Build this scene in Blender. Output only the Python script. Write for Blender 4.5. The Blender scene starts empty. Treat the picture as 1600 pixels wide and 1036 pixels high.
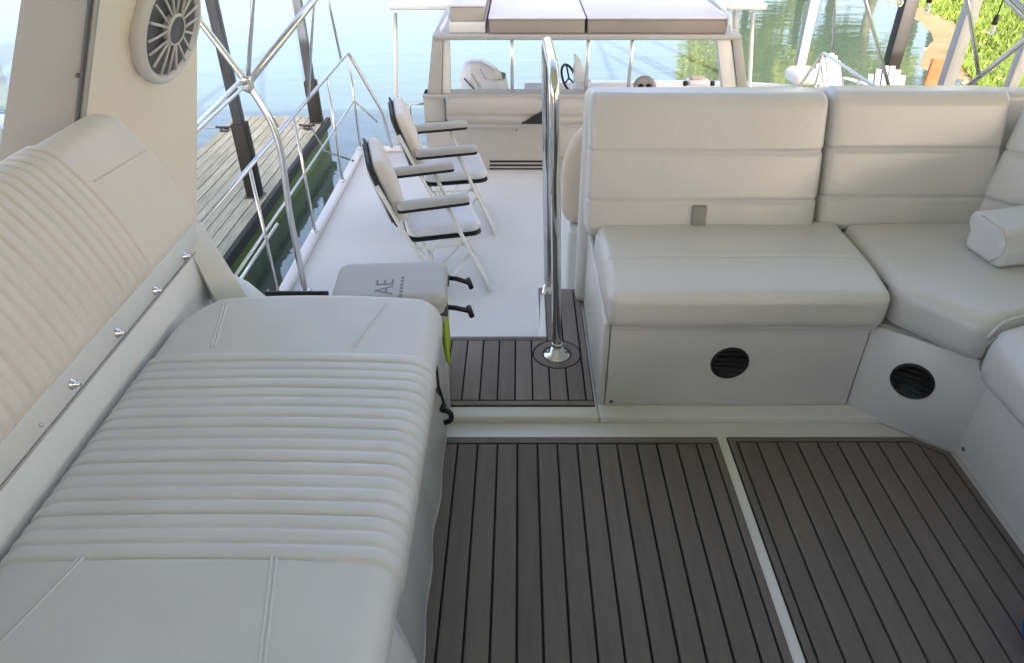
import bpy, bmesh, math, random
from mathutils import Vector, Matrix
import numpy as np
random.seed(7); np.random.seed(7)
S = bpy.context.scene
COL = S.collection
R = math.radians

# ------------------------------------------------------------------ camera, sky, sun, exposure
H_EYE, FPX, PITCH, VPX = 1.6, 1100.0, R(34), 812.0
cam = bpy.data.cameras.new('camera'); camo = bpy.data.objects.new('camera', cam)
COL.objects.link(camo); S.camera = camo
camo.location = (0, 0, H_EYE); camo.rotation_euler = (R(90) - PITCH, 0, 0)
cam.sensor_fit = 'HORIZONTAL'; cam.sensor_width = 36; cam.lens = 36 * FPX / 1600
cam.shift_x = -(VPX - 800) / 1600; cam.clip_start = 0.02; cam.clip_end = 5000

SUN_EL, SUN_AZ = R(36), R(163)          # azimuth clockwise from +Y: behind the camera, to the right
world = bpy.data.worlds.new('World'); S.world = world; world.use_nodes = True
wn = world.node_tree; bg = wn.nodes['Background']
sky = wn.nodes.new('ShaderNodeTexSky'); sky.sky_type = 'NISHITA'; sky.sun_disc = False
sky.sun_elevation = SUN_EL; sky.sun_rotation = SUN_AZ; sky.air_density = .7; sky.dust_density = 6.0; sky.ozone_density = .6
wb = wn.nodes.new('ShaderNodeMix'); wb.data_type = 'RGBA'; wb.blend_type = 'MULTIPLY'; wb.inputs[0].default_value = 1   # camera white balance of the whole sky
wb.inputs[7].default_value = (1.075, .975, .90, 1)
wn.links.new(sky.outputs[0], wb.inputs[6]); wn.links.new(wb.outputs[2], bg.inputs[0]); bg.inputs[1].default_value = 0.12
sun = bpy.data.lights.new('sun', 'SUN'); sun.energy = 2.6; sun.angle = R(0.5); sun.color = (1, .94, .85)
suno = bpy.data.objects.new('sun', sun); COL.objects.link(suno)
sv = Vector((math.sin(SUN_AZ) * math.cos(SUN_EL), math.cos(SUN_AZ) * math.cos(SUN_EL), math.sin(SUN_EL)))
suno.rotation_euler = (-sv).to_track_quat('-Z', 'Y').to_euler(); suno.location = sv * 60
S.view_settings.view_transform = 'Standard'; S.view_settings.look = 'None'
S.view_settings.gamma = 1; S.view_settings.exposure = 2.74

def P(x, y, Y=None, z=None):
    """photo pixel -> point, its distance given by the plane Y or the level z that it touches"""
    a = math.atan((y - 518) / FPX); dep = PITCH + a
    if z is not None:
        d = H_EYE - z; Y = d / math.tan(dep)
    else:
        d = Y * math.tan(dep)
    D = Y * math.cos(PITCH) + d * math.sin(PITCH)
    return Vector(((x - VPX) * D / FPX, Y, H_EYE - d))

# ------------------------------------------------------------------ materials
def mat(name, col, rough=.5, metal=0., bump=0., bscale=60., var=0., vscale=3., spec=.5, coat=0., col2=None, stretch=None, crease=None):
    m = bpy.data.materials.new(name); m.use_nodes = True
    nt = m.node_tree; b = nt.nodes['Principled BSDF']
    b.inputs['Base Color'].default_value = (*col, 1); b.inputs['Roughness'].default_value = rough
    b.inputs['Metallic'].default_value = metal; b.inputs['Specular IOR Level'].default_value = spec
    b.inputs['Coat Weight'].default_value = coat; b.inputs['Coat Roughness'].default_value = .22
    tc = nt.nodes.new('ShaderNodeTexCoord'); out = tc.outputs['Object']
    if stretch:
        mp = nt.nodes.new('ShaderNodeMapping'); mp.inputs['Scale'].default_value = stretch
        nt.links.new(out, mp.inputs[0]); out = mp.outputs[0]
    if var or col2:
        oi = nt.nodes.new('ShaderNodeObjectInfo'); av = nt.nodes.new('ShaderNodeVectorMath'); av.operation = 'MULTIPLY_ADD'
        av.inputs[1].default_value = (57, 91, 33); nt.links.new(oi.outputs['Random'], av.inputs[0]); nt.links.new(out, av.inputs[2]); out = av.outputs[0]
        n = nt.nodes.new('ShaderNodeTexNoise'); n.inputs['Scale'].default_value = vscale; n.inputs['Detail'].default_value = 6 if (stretch or col2) else 2
        n.inputs['Roughness'].default_value = .65 if (stretch or col2) else .45
        nt.links.new(out, n.inputs['Vector'])
        rp = nt.nodes.new('ShaderNodeValToRGB'); nt.links.new(n.outputs[0], rp.inputs[0])
        c2 = col2 or tuple(c * (1 - var) for c in col); c1 = col if col2 else tuple(min(1, c * (1 + var * .5)) for c in col)
        rp.color_ramp.elements[0].position = .32; rp.color_ramp.elements[1].position = .68
        rp.color_ramp.elements[0].color = (*c2, 1); rp.color_ramp.elements[1].color = (*c1, 1)
        # per-object tint
        mr = nt.nodes.new('ShaderNodeMapRange')
        mr.inputs[3].default_value = .93 if not stretch else .86; mr.inputs[4].default_value = 1.05 if not stretch else 1.10
        nt.links.new(oi.outputs['Random'], mr.inputs[0])
        mx = nt.nodes.new('ShaderNodeVectorMath'); mx.operation = 'SCALE'
        nt.links.new(rp.outputs[0], mx.inputs[0]); nt.links.new(mr.outputs[0], mx.inputs['Scale'])
        nt.links.new(mx.outputs[0], b.inputs['Base Color'])
        if rough >= .5:
          mr2 = nt.nodes.new('ShaderNodeMapRange'); mr2.inputs[3].default_value = rough * .92; mr2.inputs[4].default_value = min(1, rough * 1.08)
          nt.links.new(n.outputs[0], mr2.inputs[0]); nt.links.new(mr2.outputs[0], b.inputs['Roughness'])
    if bump:
        n2 = nt.nodes.new('ShaderNodeTexNoise'); n2.inputs['Scale'].default_value = bscale; n2.inputs['Detail'].default_value = 4
        nt.links.new(out, n2.inputs['Vector'])
        bp = nt.nodes.new('ShaderNodeBump'); bp.inputs['Strength'].default_value = bump; bp.inputs['Distance'].default_value = .01
        nt.links.new(n2.outputs[0], bp.inputs['Height']); nt.links.new(bp.outputs[0], b.inputs['Normal'])
    if crease:
        n3 = nt.nodes.new('ShaderNodeTexNoise'); n3.inputs['Scale'].default_value = crease[0]; n3.inputs['Detail'].default_value = 2; n3.inputs['Distortion'].default_value = 1.2
        nt.links.new(out, n3.inputs['Vector'])
        b3 = nt.nodes.new('ShaderNodeBump'); b3.inputs['Strength'].default_value = crease[1]; b3.inputs['Distance'].default_value = .02
        nt.links.new(n3.outputs[0], b3.inputs['Height']); nt.links.new(b3.outputs[0], bp.inputs['Normal'])
    return m

M = {}
M['vinyl'] = mat('white_vinyl', (.69, .695, .71), .42, bump=.05, bscale=260, var=.05, vscale=5, spec=.5, coat=.2, crease=(5, .05))
M['vinyl_cream_warmlit'] = mat('cream_warmlit_vinyl', (.75, .68, .60), .45, bump=.05, bscale=260, var=.05, vscale=4, spec=.4, crease=(5, .05))  # cream chair backs; on the lounge backrest the tint paints in warm light
M['vinyl_sofa'] = mat('ivory_vinyl', (.675, .665, .65), .32, bump=.07, bscale=240, var=.03, vscale=4, spec=.5, coat=.4, crease=(6, .2))
M['vinyl_tan'] = mat('tan_vinyl', (.68, .58, .46), .5, bump=.04, bscale=200, var=.05, vscale=5)
M['piping'] = mat('vinyl_piping', (.76, .76, .75), .4)
M['gelcoat'] = mat('white_gelcoat', (.76, .755, .735), .33, var=.04, vscale=2, coat=.2)
M['gelcoat_warmlit'] = mat('warmlit_gelcoat', (.86, .76, .61), .33, var=.04, vscale=2, coat=.3)  # warm light on the inboard arch face put into the colour
M['gelcoat_grey_shade'] = mat('grey_shade_gelcoat', (.40, .39, .375), .45, var=.05, vscale=3)  # grey fittings; on the arch end face this grey is painted shade
M['deck_white'] = mat('white_nonskid_deck', (.74, .745, .725), .55, bump=.12, bscale=320, var=.05, vscale=1.2)
M['panel'] = mat('base_panel', (.80, .795, .785), .42, var=.04, vscale=3)
M['eva'] = mat('grey_foam_teak', (.180, .157, .145), .66, bump=.3, bscale=90, var=.15, vscale=6, stretch=(6, .7, 6))
M['eva_lit'] = mat('lit_foam_teak', (.255, .215, .19), .72, bump=.25, bscale=90, var=.14, vscale=6, stretch=(6, .7, 6))  # landing's stronger light from ahead painted in as a lighter tone
M['caulk'] = mat('black_caulk', (.008, .008, .008), .8)
M['chrome'] = mat('polished_steel', (.82, .81, .80), .10, metal=1.)
M['steel'] = mat('stainless_tube', (.72, .72, .72), .22, metal=1.)
M['white_tube'] = mat('white_enamel_tube', (.78, .77, .72), .3)
M['grey_post'] = mat('galvanised_post', (.42, .43, .45), .45, metal=.35, var=.15, vscale=4, stretch=(4, 4, .6))
M['dark_post'] = mat('dark_steel_post', (.06, .07, .085), .4, var=.3, vscale=3)
M['black'] = mat('black_rubber', (.012, .012, .012), .55)
M['black_gloss'] = mat('black_plastic', (.015, .016, .018), .35)
M['dgrey'] = mat('dark_grey_plastic', (.11, .11, .12), .4)
M['mgrey'] = mat('mid_grey_plastic', (.30, .29, .28), .45)
M['bezel'] = mat('speaker_bezel', (.66, .63, .60), .35, var=.04)
M['lid'] = mat('cooler_lid_grey', (.56, .56, .58), .45, bump=.08, bscale=120, var=.05)
M['letter'] = mat('moulded_letters', (.22, .22, .24), .5)
M['lime'] = mat('lime_plastic', (.45, .62, .03), .45)
M['wood_dock'] = mat('weathered_dock_wood', (.40, .415, .335), .85, bump=.5, bscale=30, var=.0, vscale=3, col2=(.22, .235, .19), stretch=(9, .8, 9))
M['float'] = mat('green_dock_float', (.09, .15, .035), .6, var=.3, vscale=1.5)
M['carpet'] = mat('grey_carpet', (.21, .21, .23), .95, bump=.6, bscale=300, var=.25, vscale=120)
M['bolster'] = mat('taupe_canvas', (.46, .43, .39), .6, bump=.06, bscale=150, var=.08)
M['wall_taupe'] = mat('taupe_gelcoat', (.44, .43, .41), .4, var=.05)
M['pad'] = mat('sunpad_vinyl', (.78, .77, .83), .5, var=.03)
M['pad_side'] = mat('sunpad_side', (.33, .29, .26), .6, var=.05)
M['boat_white'] = mat('boat_white', (.83, .84, .85), .25, var=.03, coat=.2)
M['blue'] = mat('blue_cloth', (.015, .10, .38), .6, bump=.2, bscale=90)
M['fender'] = mat('blue_fender', (.20, .28, .62), .4)
M['orange'] = mat('red_brown_board', (.52, .20, .085), .7, var=.2, vscale=4)
M['adiron'] = mat('white_resin', (.60, .61, .65), .45)
M['bark'] = mat('bark', (.10, .075, .05), .9, bump=.6, bscale=12, var=.3)
M['leaf'] = mat('leaf', (.34, .37, .03), .6, var=.0, vscale=1.1, col2=(.20, .25, .02))
M['leaf2'] = mat('leaf_light', (.42, .43, .04), .6, var=.0, vscale=.9, col2=(.26, .30, .02))
M['grass'] = mat('grass', (.125, .185, .016), .85, bump=.7, bscale=3, var=.0, vscale=1.3, col2=(.06, .105, .012))
M['rock'] = mat('tan_rock', (.36, .27, .17), .9, bump=.8, bscale=3, vscale=2, col2=(.20, .15, .09))
M['mud_reflection'] = mat('bank_mud_reflection', (.24, .175, .105), .6, bump=.6, bscale=4, vscale=1.6, col2=(.13, .105, .05), stretch=(.5, 3.5, 1))  # bank mud whose streaks imitate its rippled reflection in the lake
M['rope'] = mat('rope', (.30, .33, .33), .8)
M['roof'] = mat('roof_underside', (.62, .61, .58), .6)
M['blocker_cloth'] = mat('pale_blocker_cloth', (.66, .67, .69), .9, bump=.2, bscale=200, var=.1)  # for the added panel that blocks light behind the camera
M['liner'] = mat('hardtop_liner', (.70, .69, .66), .6)
def glassmat():
    m = bpy.data.materials.new('clear_bulb'); m.use_nodes = True; b = m.node_tree.nodes['Principled BSDF']
    b.inputs['Transmission Weight'].default_value = .85; b.inputs['Roughness'].default_value = .05; b.inputs['IOR'].default_value = 1.3
    b.inputs['Base Color'].default_value = (.95, .95, .9, 1); return m
M['glass'] = glassmat()
def watermat():
    m = bpy.data.materials.new('lake_water'); m.use_nodes = True; nt = m.node_tree; b = nt.nodes['Principled BSDF']
    b.inputs['Base Color'].default_value = (.045, .075, .060, 1); b.inputs['Roughness'].default_value = .03; b.inputs['IOR'].default_value = 2.3
    b.inputs['Specular IOR Level'].default_value = .5
    tc = nt.nodes.new('ShaderNodeTexCoord')
    def layer(scale, rot, nscale, detail, dist):
        mp = nt.nodes.new('ShaderNodeMapping'); mp.inputs['Scale'].default_value = scale; mp.inputs['Rotation'].default_value = (0, 0, rot)
        nt.links.new(tc.outputs['Object'], mp.inputs[0])
        n = nt.nodes.new('ShaderNodeTexNoise'); n.inputs['Scale'].default_value = nscale; n.inputs['Detail'].default_value = detail
        n.inputs['Distortion'].default_value = dist; nt.links.new(mp.outputs[0], n.inputs['Vector']); return n.outputs[0]
    a = layer((.35, 1.2, 1), R(12), 1.0, 3, .6); c = layer((1.2, 4.2, 1), R(-8), 1.0, 3, .8)
    b1 = nt.nodes.new('ShaderNodeBump'); b1.inputs['Strength'].default_value = .13; b1.inputs['Distance'].default_value = .10
    b2 = nt.nodes.new('ShaderNodeBump'); b2.inputs['Strength'].default_value = .09; b2.inputs['Distance'].default_value = .03
    nt.links.new(a, b1.inputs['Height']); nt.links.new(c, b2.inputs['Height']); nt.links.new(b1.outputs[0], b2.inputs['Normal'])
    nt.links.new(b2.outputs[0], b.inputs['Normal']); return m
M['water'] = watermat()

# ------------------------------------------------------------------ helpers
def obj(name, me, m=None, parent=None, loc=None):
    if isinstance(me, bmesh.types.BMesh):
        d = bpy.data.meshes.new(name); me.to_mesh(d); me.free(); me = d
    o = bpy.data.objects.new(name, me); COL.objects.link(o)
    if m and not me.materials: me.materials.append(M[m] if isinstance(m, str) else m)
    if parent: o.parent = parent
    if loc is not None: o.location = loc
    return o
def tag(o, label=None, cat=None, group=None, kind=None):
    if label: o['label'] = label
    if cat: o['category'] = cat
    if group: o['group'] = group
    if kind: o['kind'] = kind
    return o
def thing(name, label, cat, loc=(0, 0, 0), rz=0, group=None):
    o = bpy.data.objects.new(name, None); COL.objects.link(o); o.empty_display_size = .1
    o.location = loc; o.rotation_euler = (0, 0, rz); bpy.context.view_layer.update()
    return tag(o, label, cat, group)
def world_child(o, parent):
    """geometry made in world coordinates, parented to a thing that stands elsewhere"""
    o.parent = parent; o.matrix_parent_inverse = parent.matrix_world.inverted(); return o
def copy_tree(o, parent=None):
    c = o.copy(); COL.objects.link(c)
    if parent: c.parent = parent; c.matrix_parent_inverse = o.matrix_parent_inverse.copy()
    for ch in list(o.children): copy_tree(ch, c)
    return c
def smooth(bm, ang=None):
    for f in bm.faces: f.smooth = True
    if ang:
        for e in bm.edges:
            if len(e.link_faces) == 2 and e.calc_face_angle(0) > ang: e.smooth = False
    return bm
def box(x0, x1, y0, y1, z0, z1, bev=0, seg=2, bm=None):
    own = bm is None; b = bmesh.new()
    v = [b.verts.new((x, y, z)) for x in (x0, x1) for y in (y0, y1) for z in (z0, z1)]
    for f in ((0, 1, 3, 2), (4, 6, 7, 5), (0, 4, 5, 1), (2, 3, 7, 6), (0, 2, 6, 4), (1, 5, 7, 3)): b.faces.new([v[i] for i in f])
    if bev: bmesh.ops.bevel(b, geom=b.edges[:], offset=bev, segments=seg, profile=.5, affect='EDGES'); smooth(b, R(50) if seg < 2 else None)
    bmesh.ops.recalc_face_normals(b, faces=b.faces[:])
    if own: return b
    merge(bm, b); return bm
def merge(dst, src):
    me = bpy.data.meshes.new('tmp'); src.to_mesh(me); dst.from_mesh(me); bpy.data.meshes.remove(me); src.free()
def prism(poly, z0, z1, bev=0, seg=3, top=None):
    """vertical prism over a plan polygon; top: other polygon for the upper end"""
    b = bmesh.new(); lo = [b.verts.new((p[0], p[1], z0)) for p in poly]; hi = [b.verts.new((p[0], p[1], z1)) for p in (top or poly)]
    b.faces.new(lo[::-1]); b.faces.new(hi); n = len(poly)
    for i in range(n): b.faces.new((lo[i], lo[(i + 1) % n], hi[(i + 1) % n], hi[i]))
    bmesh.ops.recalc_face_normals(b, faces=b.faces[:])
    if bev: bmesh.ops.bevel(b, geom=b.edges[:], offset=bev, segments=seg, profile=.5, affect='EDGES'); smooth(b)
    return b
def hull8(pts, bev=0, seg=2):
    """hexahedron from 8 points: bottom ring of 4, top ring of 4"""
    b = bmesh.new(); v = [b.verts.new(p) for p in pts]
    for f in ((3, 2, 1, 0), (4, 5, 6, 7), (0, 1, 5, 4), (1, 2, 6, 5), (2, 3, 7, 6), (3, 0, 4, 7)): b.faces.new([v[i] for i in f])
    bmesh.ops.recalc_face_normals(b, faces=b.faces[:])
    if bev: bmesh.ops.bevel(b, geom=b.edges[:], offset=bev, segments=seg, profile=.5, affect='EDGES'); smooth(b)
    return b
def fillet(pts, r, n=5):
    pts = [Vector(p) for p in pts]; out = [pts[0]]
    for i in range(1, len(pts) - 1):
        a, b, c = pts[i - 1], pts[i], pts[i + 1]; u = (a - b); w = (c - b); k = min(r, u.length * .45, w.length * .45)
        p0 = b + u.normalized() * k; p1 = b + w.normalized() * k
        for j in range(n + 1):
            t = j / n; out.append(p0 * (1 - t) ** 2 + b * 2 * t * (1 - t) + p1 * t * t)
    out.append(pts[-1]); return out
def tube(pts, r, n=10, bm=None, closed=False, taper=None):
    pts = [Vector(p) for p in pts]; b = bm or bmesh.new(); rings = []
    N = len(pts); up = None
    for i, p in enumerate(pts):
        if closed: t = (pts[(i + 1) % N] - pts[i - 1]).normalized()
        else: t = (pts[min(i + 1, N - 1)] - pts[max(i - 1, 0)]).normalized()
        if up is None: up = t.orthogonal().normalized()
        else: up = (up - t * up.dot(t)); up = up.normalized() if up.length > 1e-6 else t.orthogonal().normalized()
        s = t.cross(up); rr = r if taper is None else r * taper[i]
        rings.append([b.verts.new(p + (up * math.cos(2 * math.pi * k / n) + s * math.sin(2 * math.pi * k / n)) * rr) for k in range(n)])
    for i in range(N if closed else N - 1):
        A, B = rings[i], rings[(i + 1) % N]
        for k in range(n): b.faces.new((A[k], A[(k + 1) % n], B[(k + 1) % n], B[k])).smooth = True
    if not closed: b.faces.new(rings[0][::-1]); b.faces.new(rings[-1])
    return b
def lathe(prof, n=32, mtx=None, bm=None):
    b = bm or bmesh.new(); rings = []; new = []
    for r, z in prof:
        if r < 1e-6: v = b.verts.new((0, 0, z)); rings.append([v]); new.append(v)
        else:
            ring = [b.verts.new((r * math.cos(2 * math.pi * k / n), r * math.sin(2 * math.pi * k / n), z)) for k in range(n)]; rings.append(ring); new += ring
    for A, B in zip(rings, rings[1:]):
        if len(A) == 1 and len(B) == 1: continue
        for k in range(n):
            q = [A[k % len(A)], A[(k + 1) % n % len(A)], B[(k + 1) % n % len(B)], B[k % len(B)]]
            q = list(dict.fromkeys(q))
            if len(q) > 2: b.faces.new(q).smooth = True
    if mtx is not None:
        for v in new: v.co = mtx @ v.co
    bmesh.ops.recalc_face_normals(b, faces=b.faces[:]); return b
def axis(h, r, k, n): return np.unique(np.round(np.concatenate([np.linspace(-h, -h + r, k + 1), np.linspace(-h + r, h - r, n + 1), np.linspace(h - r, h, k + 1)]), 6))
def cushion(size, rad, div, k=5, disp=None, post=None):
    """padded block: rounded box, surface displaced by disp(p, normal) and bent by post(p)"""
    h = [s / 2 for s in size]; ax = [axis(h[i], rad[i], k, div[i]) for i in range(3)]
    b = bmesh.new(); cache = {}
    def V(p):
        key = tuple(round(c, 5) for c in p)
        if key not in cache: cache[key] = b.verts.new(p)
        return cache[key]
    for i in range(3):
        j, l = (i + 1) % 3, (i + 2) % 3
        for sgn in (-1, 1):
            for a in range(len(ax[j]) - 1):
                for c in range(len(ax[l]) - 1):
                    q = []
                    for (da, dc) in ((0, 0), (1, 0), (1, 1), (0, 1)):
                        p = [0, 0, 0]; p[i] = sgn * h[i]; p[j] = ax[j][a + da]; p[l] = ax[l][c + dc]; q.append(V(p))
                    b.faces.new(q if sgn > 0 else q[::-1]).smooth = True
    for v in b.verts:
        p = v.co; c = Vector([max(-h[i] + rad[i], min(h[i] - rad[i], p[i])) for i in range(3)])
        d = Vector([(p[i] - c[i]) / rad[i] for i in range(3)])
        if d.length > 1e-9: d.normalize()
        nn = Vector([d[i] / rad[i] for i in range(3)]); nn = nn.normalized() if nn.length else Vector((0, 0, 1))
        q = c + Vector([d[i] * rad[i] for i in range(3)])
        if disp: q += nn * disp(q, nn)
        v.co = post(q) if post else q
    return b
def sheet(pts, name, m, parent=None):
    b = bmesh.new(); b.faces.new([b.verts.new(p) for p in pts]); bmesh.ops.recalc_face_normals(b, faces=b.faces[:]); return obj(name, b, m, parent)

# ------------------------------------------------------------------ setting: lake, bank
ZW, ZD = -2.7, -0.9                     # lake level, aft deck level
ZK = -2.2                               # dock level
tag(sheet([(-2500, -600, ZW), (2500, -600, ZW), (2500, 4000, ZW), (-2500, 4000, ZW)], 'lake', 'water'), kind='structure')
def shore(Y):                           # X of the water's edge on the right bank
    return 10.3 + .33 * (Y - 18) + .5 * math.sin(Y * .35) + .3 * math.sin(Y * .9) if Y < 30 else 14.3 - .015 * (Y - 30) ** 1.0 + .6 * math.sin(Y * .25)
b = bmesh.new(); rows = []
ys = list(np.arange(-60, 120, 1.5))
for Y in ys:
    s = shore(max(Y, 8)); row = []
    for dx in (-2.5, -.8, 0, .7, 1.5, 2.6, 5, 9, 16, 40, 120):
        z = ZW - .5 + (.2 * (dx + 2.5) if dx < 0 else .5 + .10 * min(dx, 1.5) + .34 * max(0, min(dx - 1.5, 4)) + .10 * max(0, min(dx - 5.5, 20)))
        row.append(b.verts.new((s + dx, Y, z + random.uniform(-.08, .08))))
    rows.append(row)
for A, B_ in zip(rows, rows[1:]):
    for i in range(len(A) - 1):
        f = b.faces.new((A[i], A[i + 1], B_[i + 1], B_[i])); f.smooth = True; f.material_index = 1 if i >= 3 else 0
bank = obj('bank', b, 'mud_reflection'); bank.data.materials.append(M['grass']); tag(bank, kind='structure')
b = bmesh.new()
for i in range(130):
    Y = random.uniform(12, 46); s = shore(Y) + random.uniform(-.2, 1.7); r = random.uniform(.04, .13)
    z = ZW + .10 * max(0, s - shore(Y)) - .01
    m4 = Matrix.Translation((s, Y, z)) @ Matrix.Rotation(random.uniform(0, 6.3), 4, 'Z') @ Matrix.Diagonal((r, r * random.uniform(.6, 1), r * random.uniform(.4, .7), 1))
    g = bmesh.ops.create_icosphere(b, subdivisions=1, radius=1, matrix=m4)
    for v in g['verts']: v.co += Vector((random.uniform(-1, 1), random.uniform(-1, 1), random.uniform(-1, 1))) * r * .16
tag(obj('shore_rocks', b, 'rock'), 'tan rocks along the grassy bank', 'rocks', kind='stuff')
b = bmesh.new()
for i in range(26000):
    Y = random.uniform(11, 42); dx = .6 + random.random() ** 1.6 * 12; x = shore(Y) + dx
    z = ZW + .10 * min(dx, 1.5) + .34 * max(0, min(dx - 1.5, 4)) + .10 * max(0, min(dx - 5.5, 20)); hgt = random.uniform(.06, .16); a = random.uniform(0, 6.28); w = .03
    dx_, dy_ = math.cos(a) * w, math.sin(a) * w; lx, ly = random.uniform(-.12, .12), random.uniform(-.12, .12)
    b.faces.new((b.verts.new((x - dx_, Y - dy_, z - .05)), b.verts.new((x + dx_, Y + dy_, z - .05)), b.verts.new((x + lx, Y + ly, z + hgt))))
tag(obj('bank_grass', b, 'grass'), 'bright green grass on the bank', 'grass', kind='stuff')

# trees on the bank (seen mirrored in the lake)
def tree_mesh(seed, hgt, rad, nl, leaf):
    rnd = random.Random(seed); tb = bmesh.new(); tips = []
    pts = [Vector((0, 0, -.3))]
    for i in range(5): pts.append(Vector((rnd.uniform(-.25, .25), rnd.uniform(-.25, .25), hgt * .16 * (i + 1))))
    tube(pts, hgt * .022, 8, tb, taper=[1.25, 1, .85, .7, .5, .25])
    for i in range(14):
        k = rnd.randint(1, 5); p0 = pts[k]; a = rnd.uniform(0, 6.28); L = rad * rnd.uniform(.55, 1.0) * (1.1 - .08 * k)
        p2 = p0 + Vector((math.cos(a) * L, math.sin(a) * L, hgt * rnd.uniform(.03, .22))); pm = (p0 + p2) / 2 + Vector((0, 0, .06 * hgt))
        tube([p0, pm, p2], hgt * .008, 5, tb, taper=[1, .7, .3]); tips += [pm * .4 + p2 * .6, p2]
    tips += [pts[-1] + Vector((0, 0, hgt * .1)), pts[-1]]
    lb = bmesh.new()
    cl = [(t + Vector((rnd.gauss(0, .12 * rad), rnd.gauss(0, .12 * rad), rnd.gauss(0, .06 * hgt))), rad * rnd.uniform(.16, .36)) for t in tips for _ in range(2)]
    for i in range(nl):
        c, r = rnd.choice(cl); d = Vector((rnd.gauss(0, 1), rnd.gauss(0, 1), rnd.gauss(0, .8))).normalized() * r * rnd.random() ** .4
        p = c + d; n = Vector((rnd.gauss(0, 1), rnd.gauss(0, 1), rnd.gauss(.6, 1))).normalized(); u = n.orthogonal().normalized(); w = n.cross(u); s = leaf * rnd.uniform(.6, 1.3)
        lb.faces.new([lb.verts.new(p + u * s * a_ + w * s * .55 * c_) for a_, c_ in ((-1, 0), (0, -1), (1, 0), (0, 1))])
    t = bpy.data.meshes.new('trunk'); tb.to_mesh(t); tb.free(); l = bpy.data.meshes.new('crown'); lb.to_mesh(l); lb.free(); return t, l
TV = [tree_mesh(1, 13, 4.6, 7000, .24), tree_mesh(2, 10, 4.0, 6000, .22), tree_mesh(3, 15, 4.4, 7500, .25)]
tree_spots = [(15.5, 52, 0, 1.0, 0), (19, 46, 1, 1.2, 1), (21, 57, 2, 1.0, 0), (18, 39, 1, 1.0, 1), (24, 43, 0, 1.1, 0), (27, 52, 2, 1.1, 1), (22.5, 35, 2, .85, 1), (28, 36, 0, 1.1, 0), (30, 28, 1, 1.2, 1), (33, 43, 2, 1.1, 0), (17.5, 62, 1, 1.2, 1), (25, 66, 0, 1.2, 0)]
for (tx, ty, v, sc, lm) in tree_spots:
    dx = tx - shore(ty); tz = ZW + (.10 * min(dx, 1.5) + .34 * max(0, min(dx - 1.5, 4)) + .10 * max(0, min(dx - 5.5, 20)) if dx > 0 else 0)
    t = thing('bank_tree', 'leafy green tree on the far grassy bank', 'tree', (tx, ty, tz), random.uniform(0, 6), 'trees on the far bank')
    t.scale = (sc, sc, sc)
    me = TV[v]; o = bpy.data.objects.new('trunk', me[0]); COL.objects.link(o); o.parent = t
    if not me[0].materials: me[0].materials.append(M['bark'])
    cm = me[1]
    if not cm.materials: cm.materials.append(M['leaf2' if lm else 'leaf'])
    o = bpy.data.objects.new('crown', cm); COL.objects.link(o); o.parent = t

# ------------------------------------------------------------------ setting: decks of the boat
FX0, FX1, YS = -1.02, 2.1, 1.83         # flybridge floor, step line
fl = obj('floor', box(-1.45, 2.35, -2.2, YS, -.10, -.012, .004), 'gelcoat'); tag(fl, kind='structure')
ld = obj('landing', box(-1.02, .272, YS + .001, 2.325, -.10, .012, .008, 3), 'gelcoat'); tag(ld, kind='structure')
obj('landing_extension', box(.10, .272, 2.326, 2.70, -.10, .012, .006, 3), 'gelcoat', ld)
obj('sofa_plinth', box(.273, 2.3, YS + .001, 2.70, -.10, .010, .008, 3), 'gelcoat', ld)
aft = obj('aft_deck', box(-1.66, 2.9, 2.32, 7.05, ZD - .12, ZD), 'deck_white'); tag(aft, kind='structure')
for (x0, x1, y0, y1) in ((-1.66, -1.58, 2.8, 7.05), (2.82, 2.9, 2.8, 7.05), (-1.575, -.83, 6.97, 7.05)):
    obj('toe_rail', box(x0, x1, y0, y1, ZD + .001, ZD + .045, .014, 3), 'gelcoat', aft)
hull = thing('motor_yacht_hull', 'white motor yacht hull and cabin sides below the decks', 'boat', (.62, 0, ZW))
for nm, bm_ in (('hull', prism([(-1.6, -7), (2.84, -7), (2.84, 7.0), (-1.6, 7.0)], ZW - .3, ZD - .125, .03)), ('cabin_side', box(-1.4, 2.6, -6, 2.318, ZD - .12, -.105, .005)), ('stair_side', box(.102, 2.6, 2.33, 2.698, ZD + .001, -.105, .005)),
                ('swim_platform', box(-1.5, 2.75, 7.01, 9.6, -1.95, -1.85, .02))):
    world_child(obj(nm, bm_, 'gelcoat'), hull)

def plank_bm(w, L, t=.006, c=.0015):
    b = bmesh.new(); lo = [b.verts.new(p) for p in ((0, 0, 0), (w, 0, 0), (w, L, 0), (0, L, 0))]
    hi = [b.verts.new(p) for p in ((c, c, t), (w - c, c, t), (w - c, L - c, t), (c, L - c, t))]; mid = [b.verts.new((v.co.x, v.co.y, t - c)) for v in lo]
    for A, B_ in ((lo, mid), (mid, hi)):
        for i in range(4): b.faces.new((A[i], A[(i + 1) % 4], B_[(i + 1) % 4], B_[i]))
    b.faces.new(hi); return b
def polyplank(poly, t=.006):
    """flat foam piece over a plan polygon with a chamfered rim"""
    b = bmesh.new(); n = len(poly); lo = [b.verts.new((p[0], p[1], 0)) for p in poly]; hi = [b.verts.new((p[0], p[1], t)) for p in poly]
    b.faces.new(hi)
    for i in range(n): b.faces.new((lo[i], lo[(i + 1) % n], hi[(i + 1) % n], hi[i]))
    bmesh.ops.recalc_face_normals(b, faces=b.faces[:]); return b
G = .0065                                # caulk groove
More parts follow.
